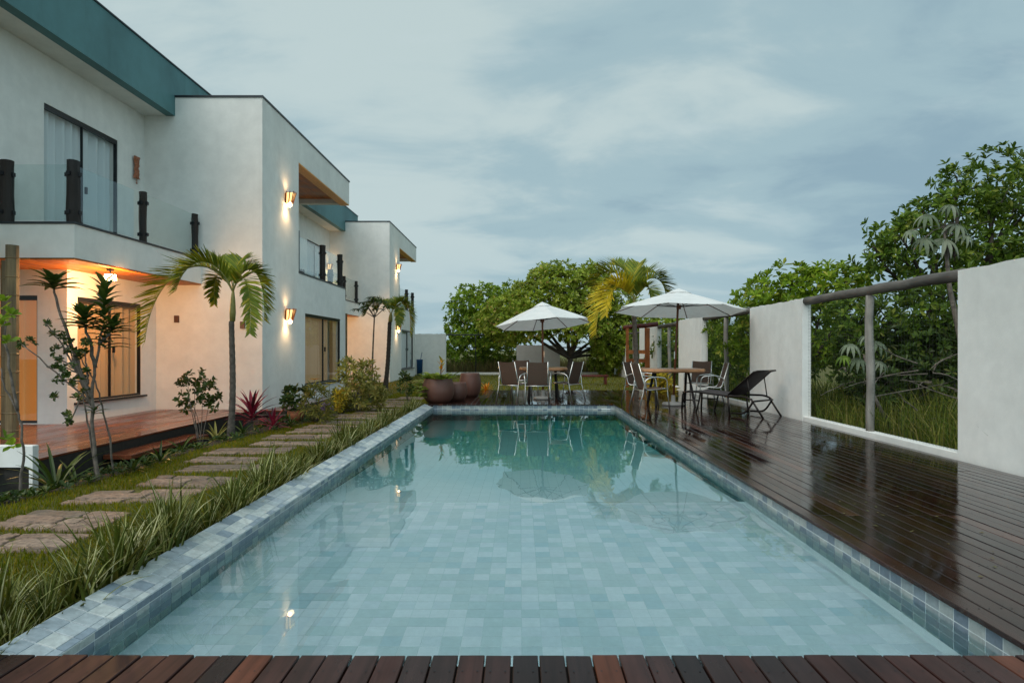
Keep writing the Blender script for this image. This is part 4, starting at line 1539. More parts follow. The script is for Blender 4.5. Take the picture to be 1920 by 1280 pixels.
palm("palm_tree", "yellowing palm behind the right umbrella and the orange gate", px(1193, 735, Yp), px(1189, 562, Yp), .085, [
    (bezpx(Yp, [c_, (1175, 505), (1120, 520), (1118, 625)], (0, -.2, -.4, -.5)), LEAF_PALMY, 1.15),
    (bezpx(Yp, [c_, (1165, 520), (1140, 535), (1136, 590)], (0, -.5, -.9, -1.1)), LEAF_PALMY, .95),
    (bezpx(Yp, [c_, (1172, 500), (1130, 495), (1112, 535)], (0, .3, .5, .6)), LEAF_PALM, 1.0),
    (bezpx(Yp, [c_, (1185, 500), (1160, 490), (1125, 500)], (0, .5, 1.0, 1.4)), LEAF_PALM, 1.0),
    (bezpx(Yp, [c_, (1200, 515), (1240, 505), (1248, 550)], (0, 0, .1, .2)), LEAF_PALM, .95),
    (bezpx(Yp, [c_, (1195, 510), (1215, 500), (1240, 520)], (0, .5, .9, 1.2)), LEAF_PALM, .95),
    (bezpx(Yp, [c_, (1200, 530), (1222, 525), (1225, 570)], (0, -.4, -.7, -.9)), LEAF_PALM, .8),
    (bezpx(Yp, [c_, (1188, 520), (1185, 500), (1200, 495)], (0, .2, .6, 1.1)), LEAF_PALM, .9),
], .62, shaft=.5, wid=.05)
Yp = 19.2
c_ = (733, 590)
palm("palm_tree", "small dark palm before the far house's lamps", px(722, 732, Yp), px(733, 586, Yp), .07, [
    (bezpx(Yp, [c_, (750, 545), (775, 560), (768, 628)], (0, 0, 0, 0)), LEAF_PALM, .9),
    (bezpx(Yp, [c_, (715, 555), (695, 560), (685, 590)], (0, 0, 0, 0)), LEAF_DEEP, .9),
    (bezpx(Yp, [c_, (745, 560), (750, 575), (746, 610)], (0, -.3, -.5, -.6)), LEAF_PALM, .7),
    (bezpx(Yp, [c_, (725, 560), (712, 560), (704, 580)], (0, .4, .7, .9)), LEAF_PALM, .7),
    (bezpx(Yp, [c_, (740, 560), (748, 556), (762, 575)], (0, .4, .7, .9)), LEAF_PALM, .7),
], .42, shaft=.3, bark=DTRUNK, wid=.04)

# ------------------------------------------------------------------ trees beyond and behind
def B_(x, y, Y, rx, rz, ry=None):
    """blob given by its pixel centre and pixel radii at depth Y"""
    p = px(x, y, Y)
    return (p.x, p.y, p.z, rx / F * Y, (ry if ry else (rx + rz) / 2 / F * Y), rz / F * Y)


Yt = 28.6
tree("broadleaf_tree", "wide olive green tree with dark crooked trunk behind the left umbrella", "tree", px(1064, 706, Yt),
     [B_(1060, 548, Yt, 62, 48), B_(1120, 570, Yt + .8, 58, 62), B_(1000, 575, Yt, 55, 48), B_(950, 600, Yt - .4, 58, 42), B_(1000, 606, Yt - .8, 52, 30),
      B_(1085, 602, Yt - .8, 55, 36), B_(1150, 625, Yt + .4, 45, 55), B_(1030, 525, Yt + .6, 38, 26), B_(1100, 527, Yt + .4, 45, 28), B_(1140, 665, Yt + 1.2, 40, 40), B_(1195, 640, Yt + 1.5, 50, 65)],
     .16, LEAF_TREE, 27, .20, .092, 6, .3, inner=.2)
Yt = 34
tree("broadleaf_tree", "rounded green tree beyond the dark fence rail behind the pots", "tree", px(900, 705, Yt),
     [B_(900, 570, Yt, 52, 38), B_(872, 605, Yt, 34, 45), B_(925, 610, Yt - 1, 50, 48), B_(875, 655, Yt - 1, 45, 32), B_(940, 655, Yt - 1, 50, 32), B_(960, 575, Yt + 1, 45, 40)],
     .15, LEAF_BRIGHT, 20, .21, .10, 6, .4, inner=.2)
Yt = 33
tree("broadleaf_tree", "bright shrubby tree beyond the far right corner wall", "tree", px(1250, 705, Yt),
     [B_(1230, 640, Yt, 60, 48), B_(1290, 640, Yt, 55, 52), B_(1180, 660, Yt, 40, 40), B_(1340, 650, Yt, 45, 45)],
     .12, LEAF_TREE, 13, .26, .12, 6, .4)
Yt = 11.6
tree("broadleaf_tree", "tall broadleaf tree rising above the nearest white wall panel", "tree", (8.4, 11.8, GZ),
     [B_(1850, 350, Yt + .3, 82, 56), B_(1770, 415, Yt, 88, 56), B_(1690, 440, Yt - .2, 62, 44), B_(1880, 430, Yt + .4, 85, 62), B_(1650, 488, Yt - .2, 48, 30), B_(1740, 492, Yt + .1, 70, 42),
      B_(1960, 370, Yt + .6, 85, 75), B_(1840, 500, Yt + .2, 80, 50), B_(1950, 480, Yt + .6, 90, 60), B_(1790, 345, Yt + .3, 34, 28)],
     .12, LEAF_DEEP, 21, .145, .056, 8, .35, clusters=240, inner=.3)
Yt = 13.2
tree("broadleaf_bush", "dense fresh green bush above the wall panel behind the lounger", "bush", (6.2, 13.6, GZ),
     [B_(1480, 545, Yt, 75, 45), B_(1420, 575, Yt + .8, 48, 42), B_(1550, 540, Yt - .3, 60, 45), B_(1440, 640, Yt + .6, 60, 65), B_(1520, 630, Yt + .3, 75, 70), B_(1380, 620, Yt + 2.6, 48, 55), B_(1600, 545, Yt - .8, 42, 40)],
     .08, LEAF_BRIGHT, 24, .17, .062, 8, .3, clusters=120, inner=.3)
Yt = 10.8
tree("broadleaf_bush", "dark leafy bush behind the nearest wire mesh bay", "bush", (6.9, 10.6, GZ),
     [B_(1600, 610, Yt + .2, 62, 62), B_(1670, 590, Yt, 75, 55), B_(1750, 590, Yt - .1, 75, 60), B_(1630, 690, Yt + .4, 62, 65), B_(1700, 680, Yt + .3, 80, 65), B_(1790, 680, Yt, 70, 70), B_(1840, 560, Yt + .2, 80, 60)],
     .07, LEAF_DEEP, 26, .15, .055, 7, .3, clusters=60, inner=.35)
tree("broadleaf_bush", "low dark shrub in the undergrowth behind the nearest wire mesh bay", "bush", (6.0, 9.9, GZ),
     [B_(1640, 722, 10.2, 55, 48), B_(1690, 712, 10.3, 65, 50), B_(1750, 725, 10.0, 60, 50), B_(1640, 660, 10.9, 60, 55), B_(1720, 655, 10.5, 80, 55)],
     .04, LEAF_DARK, 34, .13, .05, 7, .25, inner=.3)
tree("broadleaf_bush", "green bush behind the fence bay by the right umbrella's edge", "bush", (6.9, 18.2, GZ),
     [B_(1375, 640, 17.2, 45, 60), B_(1345, 690, 17.8, 35, 45), B_(1400, 710, 16.5, 50, 50), B_(1330, 640, 20, 30, 30)],
     .06, LEAF_DEEP, 17, .18, .06, 7, .3)
tree("broadleaf_bush", "low bush behind the fence bay by the orange gate", "bush", (6.2, 22.5, GZ),
     [B_(1265, 655, 22, 40, 42), B_(1245, 690, 23, 40, 30), B_(1300, 670, 21.4, 40, 40)],
     .06, LEAF_DEEP, 14, .2, .07, 7, .3)

# cecropia: drooping silvery hand leaves
def umbrella_leaf(parent, c, r, axis, mat, n=11):
    V, T = [], []
    c = np.array(c, float); A = unit(np.array(axis, float))
    ref = np.array([0, 0, 1.0]) if abs(A[2]) < .9 else np.array([1.0, 0, 0])
    U = unit(np.cross(A, ref)); W = np.cross(A, U)
    ph0 = random.uniform(0, 6)
    for k in range(n):
        a = ph0 + 2 * math.pi * k / n
        d = U * math.cos(a) + W * math.sin(a)
        s = -U * math.sin(a) + W * math.cos(a)
        L_ = r * random.uniform(.8, 1.1)
        prev = None
        for q in range(6):
            f = q / 5
            p = c + d * L_ * math.sin(f * 1.45) * .82 - A * L_ * .62 * (1 - math.cos(f * 1.5))
            p = p - np.array([0, 0, .3 * L_ * f * f])
            w = L_ * .12 * math.sin(math.pi * (.12 + .86 * f))
            i0 = len(V)
            V += [p - s * w, p + A * w * -.3, p + s * w]
            if prev is not None:
                T += [(prev, prev + 1, i0 + 1, i0), (prev + 1, prev + 2, i0 + 2, i0 + 1)]
            prev = i0
    o = np_mesh("leaf", V, T, mat)
    under(o, parent)


t = empty("cecropia_tree", (7.3, 9.6, GZ), label="tree with drooping silvery umbrella leaves above the nearest log rail", cat="tree")
m = MB(); top = px(1770, 425, 9.7)
m.tube([(7.3, 9.7, GZ), (7.1, 9.7, 1.0), (6.85, 9.7, 2.2), tuple(top)], [.05, .045, .035, .02], 8); under(m.build("trunk", TRUNK, smooth=True), t)
for (x, y, r) in ((1738, 402, .24), (1782, 384, .22), (1795, 420, .26), (1733, 447, .25), (1772, 448, .29), (1708, 432, .18), (1812, 440, .20)):
    c = px(x, y, 9.6 + random.uniform(-.15, .1))
    umbrella_leaf(t, c, r, (c - top) * .6 + Vector((0, -.35, .8)), LEAF_SILVER)
    m = MB(); m.tube([top, top.lerp(c, .5) + Vector((0, 0, .04)), c], .008, 5); under(m.build("leaf_stalk", TRUNK), t)
t = empty("cecropia_tree", (5.6, 9.0, GZ), label="young silvery umbrella leaved plant behind the fence post", cat="tree")
m = MB(); top = px(1620, 665, 9.1)
m.tube([(5.6, 9.1, GZ), (5.3, 9.1, .5), tuple(top)], [.03, .025, .015], 7); under(m.build("trunk", TRUNK, smooth=True), t)
for (x, y, r) in ((1595, 645, .20), (1645, 640, .22), (1625, 630, .17), (1610, 672, .20), (1652, 678, .18), (1582, 668, .15)):
    c = px(x, y, 9.1 + random.uniform(-.15, .1))
    umbrella_leaf(t, c, r, (c - top) * .6 + Vector((0, -.3, .8)), LEAF_SILVER if random.random() < .5 else LEAF_DEEP)
# dead branches in the undergrowth
V_ = MB()
for _ in range(26):
    a = Vector((random.uniform(5.3, 7.2), random.uniform(8.2, 10.4), random.uniform(.2, 1.0)))
    e_ = a + Vector((random.uniform(-1.2, 1.2), random.uniform(-.4, .4), random.uniform(-.4, .5)))
    V_.tube(limb_path(a, e_, .12, 5), [.011, .010, .009, .007, .006, .004], 5)
V_.build("undergrowth", TRUNK, kind='stuff')


# ------------------------------------------------------------------ grass
def blades(name, n, pos, hgt, w, mat, lean=.5, seg=2, **kw):
    """pos (n,3); tapered bent blades"""
    P = pos
    a = rng.uniform(0, 2 * np.pi, n)
    d = np.stack([np.cos(a), np.sin(a), np.zeros(n)], 1)
    s = np.stack([-np.sin(a), np.cos(a), np.zeros(n)], 1)
    ln = rng.uniform(.1, lean, (n, 1)) * hgt[:, None]
    H = hgt[:, None]
    up = np.array([[0, 0, 1.0]])
    p1 = P + up * H * .55 + d * ln * .3
    p2 = P + up * H * .95 + d * ln
    W = w[:, None]
    V = np.stack([P - s * W, P + s * W, p1 + s * W * .8, p1 - s * W * .8, p2], 1).reshape(-1, 3)
    k = np.arange(n)[:, None] * 5
    T = np.concatenate([k + np.array([[0, 1, 2]]), k + np.array([[0, 2, 3]]), k + np.array([[3, 2, 4]])], 1).reshape(-1, 3)
    return np_mesh(name, V, T, mat, **kw)


def scatter(n, x0, x1, y0, y1, z=GZ):
    y = y0 + (y1 - y0) * rng.random(n) ** 1.35
    return np.stack([rng.uniform(x0, x1, n), y, np.full(n, z)], 1)


P = scatter(16000, -6, 4.8, 18.05, 31, GZ)
blades("lawn_grass", len(P), P, rng.uniform(.03, .08, len(P)), np.full(len(P), .007), GRASSM, 1.0, kind='stuff')
P = scatter(6500, 5.02, 7.6, 6.2, 11.5, GZ)
hh = rng.uniform(.22, .85, len(P)) * (0.65 + .35 * np.clip((P[:, 0] - 5.0) / 1.2, 0, 1))
blades("tall_grass", len(P), P, hh, np.full(len(P), .0075), TALLG, .9, kind='stuff')
P = scatter(3000, 5.02, 8.5, 12.5, 30, GZ)
blades("tall_grass", len(P), P, rng.uniform(.25, .8, len(P)), np.full(len(P), .011), TALLG, .9, kind='stuff')
P = scatter(6000, -5, 6, 31.6, 36, GZ)
blades("dry_grass", len(P), P, rng.uniform(.3, 1.0, len(P)), np.full(len(P), .018), LEAF_DRY, .6, kind='stuff')

# far wooded skyline: low mass of trees beyond the plot
C, A = [], []
bl = []
for k in range(46):
    x = random.uniform(-30, 60); y = random.uniform(48, 70)
    if -18 < x < 3: continue
    bl.append((x, y, random.uniform(.3, 1.3), random.uniform(1.5, 3), random.uniform(1.5, 3), random.uniform(1.0, 1.9)))
C, A = blob_points(bl, 4, .1)
V, T = rosette_cloud(C, A, 5, .5, .25)
np_mesh("treeline", V, T, LEAF_DEEP, kind='stuff')

# ------------------------------------------------------------------ path of stone slabs
slabs = []
path = empty("path", (-3.2, 8, GZ), kind='structure')
stone_id = 0
y = 2.7
while y < 16.5:
    x0 = -3.80 + random.uniform(-.16, .16) + (0.25 if y > 9 else 0) + (0.15 if y > 12 else 0)
    wtot = random.uniform(.82, 1.16)
    dep = random.uniform(.38, .54)
    skew = random.uniform(-.17, .12)
    # pieces: a slab broken to 4-6 uneven stones
    slabs.append((x0, x0 + wtot, y, y + dep, skew))
    rws = [0, random.uniform(.28, .40), random.uniform(.62, .72), 1.0]
    for v0, v1 in zip(rws, rws[1:]):
        cuts = sorted(random.uniform(.2, .8) for _ in range(random.choice((1, 1, 2, 2))))
        cuts = [0] + [c for c in cuts] + [1.0]
        for a_, c_ in zip(cuts, cuts[1:]):
            if c_ - a_ < .08: continue
            xa, xb = x0 + wtot * a_ + .004, x0 + wtot * c_ - .004
            ya, yb = y + dep * v0 + .004, y + dep * v1 - .004
            cx, cy = (xa + xb) / 2, (ya + yb) / 2
            k = 16
            m = MB()
            hw, hd = (xb - xa) / 2, (yb - ya) / 2
            ring = []
            for q in range(k):
                an = 2 * math.pi * (q + .5) / k
                ux, uy = math.cos(an), math.sin(an)
                sc = 1 / max(abs(ux), abs(uy))
                ring.append((ux * sc * hw * random.uniform(.93, 1.0), uy * sc * hd * random.uniform(.88, 1.0)))
            zt = GZ + .014 + random.uniform(-.005, .006)
            for (rx, ry) in ring: m.v.append((cx + rx + skew * (rx + cx - x0) * 0, cy + ry + skew * (cx + rx - x0), GZ - .03))
            for (rx, ry) in ring: m.v.append((cx + rx, cy + ry + skew * (cx + rx - x0), zt - .010))
            for (rx, ry) in ring: m.v.append((cx + rx * .975, cy + ry * .95 + skew * (cx + rx - x0), zt + random.uniform(-.003, .003)))
            for q in range(k):
                w_ = (q + 1) % k
                m.face((q, w_, k + w_, k + q)); m.face((k + q, k + w_, 2 * k + w_, 2 * k + q))
            m.face([2 * k + q for q in range(k)])
            under(m.build("paving_stone", STONE), path)
    y += dep + random.uniform(.09, .20)

P = scatter(105000, -4.5, -2.15, 2.2, 18)
P = P[P[:, 0] > np.interp(P[:, 1], [q_[0] for q_ in bed_edge], [q_[1] for q_ in bed_edge]) + rng.normal(0, .05, len(P))]
over = np.zeros(len(P), bool)
for (xa, xb, ya, yb, sk) in slabs:
    yy_ = P[:, 1] - sk * (P[:, 0] - xa)
    ins = np.minimum(np.minimum(P[:, 0] - xa, xb - P[:, 0]), np.minimum(yy_ - ya, yb - yy_))
    over |= ins > np.abs(rng.normal(.012, .022, len(P)))
P = P[~over]
blades("lawn_grass", len(P), P, rng.uniform(.018, .055, len(P)), np.full(len(P), .0026), GRASSM, 1.0, kind='stuff')

# ------------------------------------------------------------------ strap-leaved border along the coping
def strap_clump(nb, L0, seedv, spread=1.0, width=.011):
    r = np.random.default_rng(seedv)
    V, T, MI = [], [], []
    for k in range(nb):
        a = r.uniform(0, 2 * np.pi)
        d = np.array([math.cos(a), math.sin(a), 0]); s = np.array([-math.sin(a), math.cos(a), 0])
        L_ = L0 * r.uniform(.55, 1.15)
        th0 = r.uniform(.03, .62) * spread; bend = r.uniform(.05, .95) * spread
        p = np.array([r.normal(0, .035), r.normal(0, .035), 0.0])
        w = width * r.uniform(.7, 1.15)
        light = r.random() < .5
        nseg = 5
        prev = None
        for q in range(nseg + 1):
            f = q / nseg
            th = th0 + bend * f * f
            if q: p = p + (d * math.sin(th) + np.array([0, 0, 1]) * math.cos(th)) * (L_ / nseg)
            ww = w * (1 - f ** 2.2) + .0008
            i0 = len(V)
            V += [p - s * ww, p + d * (-.25 * ww), p + s * ww]
            if prev is not None:
                T += [(prev, prev + 1, i0 + 1, i0), (prev + 1, prev + 2, i0 + 2, i0 + 1)]
                MI += [1 if light else 0, 0]
            prev = i0
    me_o = np_mesh("strap_leaf_clump", V, T, [STRAP_D, STRAP_L], mi=MI)
    me = me_o.data
    bpy.data.objects.remove(me_o)
    return me


clumps = [strap_clump(58, .43, 100 + i, 1.0, .0095) for i in range(6)] + [strap_clump(40, .31, 200 + i, 1.2, .009) for i in range(3)]
yy = 1.9
k = 0
while yy < 13.6:
    for xo in (-2.2, -2.36):
        if random.random() < (.28 if xo < -2.3 else .10): continue
        me = random.choice(clumps)
        o = bpy.data.objects.new("strap_leaf_clump", me)
        COL.objects.link(o)
        o.location = (xo + random.uniform(-.05, .035), yy + random.uniform(-.08, .08), GZ)
        s = random.choice((random.uniform(.5, .75), random.uniform(.75, 1.0), random.uniform(.95, 1.22))) * (.97 if yy < 6 else .84)
        o.scale = (s, s, s * random.uniform(.85, 1.1))
        o.rotation_euler = (0, 0, random.uniform(0, 6.28))
        tag(o, "clump of variegated strap leaves in the border along the pale pool coping", "border plant", "strap leaf clumps along the pool coping")
    yy += .15 if yy < 7 else .19


# ------------------------------------------------------------------ garden plants
def spray(parent, name, C, A, n, L0, W0, mat, spread=.9, **kw):
    V, T = rosette_cloud(np.array(C, float), np.array(A, float), n, L0, W0, spread, **kw)
    return under(np_mesh(name, V, T, mat, kind='stuff'), parent)


def long_leaf(parent, p, d, L_, w, mat, droop=.5, name="leaf", nseg=5):
    V, T = [], []
    p = np.array(p, float); d = unit(np.array(d, float))
    s = np.cross(d, np.array([0, 0, 1.0])); s = s / (np.linalg.norm(s) + 1e-6)
    cur = p.copy(); dr = d.copy(); prev = None
    for q in range(nseg + 1):
        f = q / nseg
        ww = w * math.sin(math.pi * (.12 + .86 * f)) + .001
        up = np.cross(s, dr)
        i0 = len(V)
        V += [cur - s * ww + up * ww * .35, cur, cur + s * ww + up * ww * .35]
        if prev is not None:
            T += [(prev, prev + 1, i0 + 1, i0), (prev + 1, prev + 2, i0 + 2, i0 + 1)]
        prev = i0
        dr = unit(dr + np.array([0, 0, -droop / nseg]) * (0.4 + f))
        cur = cur + dr * L_ / nseg
    o = np_mesh(name, V, T, mat)
    if parent is not None: under(o, parent)
    return o


def rosette_plant(name, label, base, n, L0, w, mat, stem=0.1, droop=.7, cat="plant", up=.9, pot=None):
    base = Vector(base)
    base.z = min(base.z, zbed(base.x, base.y)) if base.z <= GZ + .01 else base.z
    t = empty(name, base, label=label, cat=cat)
    if stem > 0:
        m = MB(); m.tube([base, base + Vector((.01, 0, stem))], [.02, .015], 7); under(m.build("stem", TRUNK), t)
    for k in range(n):
        a = k * 2.4 + random.uniform(-.2, .2)
        f = k / n
        el = .15 + f * up * 1.3
        d = (math.cos(a) * math.cos(el), math.sin(a) * math.cos(el), math.sin(el))
        long_leaf(t, base + Vector((0, 0, stem * (.55 + .5 * f))), d, L0 * random.uniform(.75, 1.1), w * random.uniform(.8, 1.15), mat, droop)
    return t


def gp(x, y, z=GZ):
    """ground point under a pixel"""
    Y = (CAM_H - z) * F / (y - VY)
    return Vector(((x - VX) / F * Y, Y, z))


rosette_plant("cordyline", "tall crimson leaved cordyline right of the palm trunk by the wall", gp(472, 793), 34, .52, .030, LEAF_RED, .42, .75)
rosette_plant("cordyline", "smaller crimson cordyline low beside the path", gp(512, 806), 20, .36, .022, LEAF_RED, .08, .7)
rosette_plant("strap_leaf_plant", "dark arching leaved plant beside the white masonry bench", gp(105, 902), 26, .62, .020, LEAF_DARK, .04, .9, up=.75)
rosette_plant("bromeliad", "orange bromeliad on the far lawn beyond the pots", Vector((-1.02, 18.3, GZ)), 22, .30, .030, LEAF_ORANGE, .08, .5)
rosette_plant("strap_leaf_plant", "green yellow leaf tuft behind the palm trunk at the veranda edge", gp(405, 822), 18, .34, .016, LEAF_CROTON, .04, .8)


def shrub(name, label, base, blobs, leafm, dens, L0, W0, n_leaf=6, stems=5, stemr=.012, bark=TRUNK, cat="shrub", spread=.95, group=None):
    base = Vector(base)
    base.z = min(base.z, zbed(base.x, base.y))
    t = empty(name, base, label=label, cat=cat, group=group)
    for q in blobs:
        for _ in range(max(1, stems // len(blobs))):
            m = MB()
            e_ = Vector(q[:3]) + Vector((random.uniform(-.6, .6) * q[3], random.uniform(-.6, .6) * q[4], random.uniform(-.2, .7) * q[5]))
            m.tube(limb_path(base + Vector((random.uniform(-.03, .03), random.uniform(-.03, .03), 0)), e_, .06, 5), [stemr, stemr * .9, stemr * .75, stemr * .6, stemr * .45, stemr * .3], 6)
            under(m.build("stem", bark, smooth=True), t)
    C, A = blob_points(blobs, dens, .35)
    V, T = rosette_cloud(C, A, n_leaf, L0, W0, spread)
    under(np_mesh("foliage", V, T, leafm, kind='stuff'), t)
    return t


g = gp(378, 815)
shrub("shrub", "thin small leaved shrub before the veranda, left of the palm trunk", g,
      [B_(365, 722, g.y, 24, 26), B_(392, 745, g.y, 18, 26), B_(352, 752, g.y, 14, 16)], LEAF_DARK, 62, .085, .042, 6, 6, .008)
g = gp(672, 772)
shrub("croton_bush", "yellow green croton bush before the far house's entrance", g,
      [B_(668, 735, g.y, 34, 30), B_(688, 700, g.y + .2, 20, 24), B_(650, 690, g.y + .1, 14, 20), B_(700, 745, g.y, 22, 24), B_(640, 752, g.y, 16, 22)], LEAF_CROTON, 60, .14, .034, 7, 8, .010)
g = gp(590, 792)
shrub("croton_bush", "pale yellow croton beneath the near house's ground floor window", g,
      [B_(592, 752, g.y, 24, 26), B_(602, 775, g.y, 20, 16)], LEAF_CROTON, 70, .15, .024, 7, 6, .008)
g = gp(555, 790)
t = shrub("potted_shrub", "green shrub in a terracotta pot at the house corner", g, [B_(556, 745, g.y, 22, 22), B_(540, 750, g.y, 10, 14)], LEAF_DARK, 60, .12, .055, 5, 6, .008)
m = MB(); m.lathe([(0.0, 0), (.10, 0), (.135, .10), (.15, .2), (.13, .2), (.12, .17), (0, .17)], 18, tuple(g)); under(m.build("pot", plain("bright_terracotta", (0.36, 0.12, 0.05), .7, var=.2), smooth=True), t)
for (x, y, lab) in ((590, 712, "pale orange flower on a tall thin stalk before the window, left one"), (617, 720, "small yellow flower on a tall thin stalk before the window, right one")):
    g = gp(x + 4, 788)
    t = empty("flower", g, label=lab, cat="flower", group="flowers on tall stalks before the window")
    top = px(x, y, g.y)
    m = MB(); m.tube([g, g.lerp(top, .5) + Vector((.02, 0, 0)), top], .004, 5); under(m.build("stalk", TRUNK), t)
    for k in range(7):
        a = k * .9
        long_leaf(t, top, (math.cos(a), math.sin(a), .5), .12, .018, LEAF_YELLOW if x > 600 else LEAF_ORANGE, .8, "petal", 3)
g = gp(612, 780)
t = shrub("flower", "small violet flower clump below the window beside the croton", g, [B_(612, 765, g.y, 9, 7)], LEAF_PURPLE, 260, .05, .03, 6, 3, .004, cat="flower")
g = gp(638, 775)
shrub("croton_bush", "small orange yellow croton low before the larger croton", g, [B_(636, 752, g.y, 9, 16)], LEAF_YELLOW, 120, .12, .026, 7, 3, .006)
g = gp(765, 752)
shrub("shrub", "small dull shrub before the far house's dark window", g, [B_(762, 722, g.y, 14, 16), B_(756, 705, g.y, 6, 10)], LEAF_DARK, 40, .12, .05, 6, 4, .008)
g = Vector((2.95, 16.6, 0))
shrub("croton_bush", "bright yellow croton under the right table, behind its legs", (3.95, 17.4, GZ), [B_(1238, 722, 17.3, 16, 20), B_(1250, 735, 17.2, 10, 14)], LEAF_YELLOW, 60, .22, .05, 7, 4, .01)

# low cover and tufts in the dark bed along the veranda
P = scatter(800, -5.35, -3.6, 5.0, 16)
lim = np.interp(P[:, 1], [q_[0] for q_ in bed_edge], [q_[1] for q_ in bed_edge])
P = P[(P[:, 0] < lim + .08) & (P[:, 0] > lim - 1.0)]
P[:, 2] = [zbed(a_, b_) for a_, b_ in P[:, :2]]
V, T = rosette_cloud(P + np.array([[0, 0, .03]]), unit(rng.normal(0, .3, P.shape) + np.array([[0, 0, 1.0]])), 5, .085, .035, 1.0)
np_mesh("ground_cover", V, T, LEAF_DARK, kind='stuff')
for (x, y, n_, L_, lab) in ((300, 868, 16, .30, "short dark leaf tuft between the slim trees and the veranda step"), (250, 885, 14, .26, "short dark leaf tuft at the foot of the thin branching shrub tree"),
                            (340, 842, 14, .28, "short dark leaf tuft before the veranda step's far end"), (455, 815, 16, .30, "dark leaf tuft between the palm trunk and the low cordyline"),
                            (145, 880, 18, .42, "dark arching leaf tuft left of the whorled slim tree"), (545, 800, 16, .28, "dark leaf tuft before the potted shrub"), (655, 770, 14, .26, "dark leaf tuft at the foot of the large croton")):
    rosette_plant("leaf_tuft", lab, gp(x, y), n_, L_, .014, LEAF_DARK, .02, .9, up=.8)

# small dark-leaved tree before the far house
Yt = 18.6
t = empty("slender_tree", px(697, 735, Yt), label="thin stemmed small tree with drooping dark leaves before the far house", cat="tree")
top = px(702, 595, Yt)
m = MB(); m.tube([px(697, 735, Yt), px(699, 660, Yt), top], [.03, .026, .022], 7); under(m.build("trunk", TRUNK), t)
for (x, y) in ((682, 568), (715, 566), (700, 558), (728, 575), (672, 580), (708, 580), (690, 575)):
    tip = px(x, y, Yt + random.uniform(-.2, .2))
    m = MB(); m.tube([top, top.lerp(tip, .5) + Vector((0, 0, .03)), tip], [.016, .012, .009], 6); under(m.build("branch", TRUNK), t)
    for k in range(9):
        a = k * 2.4
        long_leaf(t, tip, (math.cos(a), math.sin(a), .35), .30, .034, LEAF_DARK, 1.6, "leaf", 4)

# foreground slim trees at the left
def slim_tree(name, label, segs, crowns, sprigs, r0=.022):
    t = empty(name, segs[0][0], label=label, cat="tree")
    for s in segs:
        m = MB()
        pts = []
        for a_, b_ in zip(s, s[1:]):
            for k in range(4): pts.append(Vector(a_).lerp(Vector(b_), k / 4) + Vector((random.uniform(-.006, .006),) * 3))
        pts.append(Vector(s[-1]))
        n = len(pts)
        m.tube(pts, [r0 * (1 - .55 * k / n) for k in range(n)], 8)
        under(m.build("trunk", TRUNK, smooth=True), t)
    for (c, ax, n, L0, w, mat, dz) in crowns:
        c = Vector(c); ax = Vector(ax).normalized()
        for k in range(n):
            f = k / n
            p = c - ax * dz * (1 - f)
            a = k * 2.4 + random.uniform(-.2, .2)
            el = .05 + .9 * f ** 2
            d = Vector((math.cos(a) * math.cos(el), math.sin(a) * math.cos(el), math.sin(el))) + ax * .25
            long_leaf(t, p, d, L0 * random.uniform(.75, 1.1) * (1 - .3 * f), w * random.uniform(.85, 1.1), mat, .65, "leaf", 4)
    for (C, L0, W0, mat, n) in sprigs:
        C = np.array([tuple(c) for c in C])
        A = unit(rng.normal(0, .5, (len(C), 3)) + np.array([[0, -.2, .9]]))
        spray(t, "leaf_cluster", C, A, n, L0, W0, mat, 1.0)
    return t


Y1 = 6.05
q = lambda x, y, d=0: px(x, y, Y1 + d)
slim_tree("slim_tree", "tall slim garden tree with whorled long leaves before the lit veranda window",
          [[q(186, 912), q(176, 830), q(172, 745), q(178, 690), q(186, 645), q(193, 610)],
           [q(172, 745), q(150, 700), q(125, 620), q(105, 560), q(100, 535)],
           [q(178, 690), q(168, 640), q(158, 605)], [q(186, 645), q(200, 630), q(212, 615)]],
          [(q(100, 528), (-.05, 0, 1), 26, .30, .033, LEAF_DARK, .08), (q(196, 530), (.0, 0, 1), 60, .25, .030, LEAF_DARK, .66),
           (q(156, 588), (-.1, -.1, 1), 32, .27, .031, LEAF_DARK, .16), (q(214, 606), (.2, 0, 1), 20, .22, .028, LEAF_DARK, .10), (q(176, 765), (0, 0, 1), 10, .16, .018, LEAF_DARK, .06)],
          [], .019)
tips = [(85, 605), (100, 625), (118, 632), (105, 655), (112, 675), (130, 660), (100, 690), (122, 700), (140, 690), (148, 660), (152, 712), (160, 735), (135, 720), (165, 640), (110, 712), (118, 690), (128, 642), (145, 745), (165, 700), (58, 640), (40, 645), (125, 780), (130, 795), (150, 670), (160, 660), (105, 745)]
hub = [q(172, 760), q(165, 720), q(150, 700)]
sg = [[q(212, 890, .2), q(206, 820, .2), q(192, 760, .1), q(178, 715), q(150, 670), q(125, 645)], [q(180, 900, .1), q(168, 820), q(160, 760), q(150, 700), q(140, 655)]]
for (x, y) in tips[::2]:
    h_ = random.choice(hub); sg.append([tuple(h_), tuple(Vector(h_).lerp(q(x, y), .5) + Vector((0, 0, .03))), tuple(q(x, y))])
slim_tree("slim_tree", "thin branching shrub tree with small round leaves tangled below the whorled one", sg, [],
          [([q(x + random.uniform(-5, 5), y + random.uniform(-5, 5), random.uniform(-.15, .15)) for _ in range(5)], .050, .026, LEAF_DARK, 6) for (x, y) in tips], .010)
Y1 = 5.5
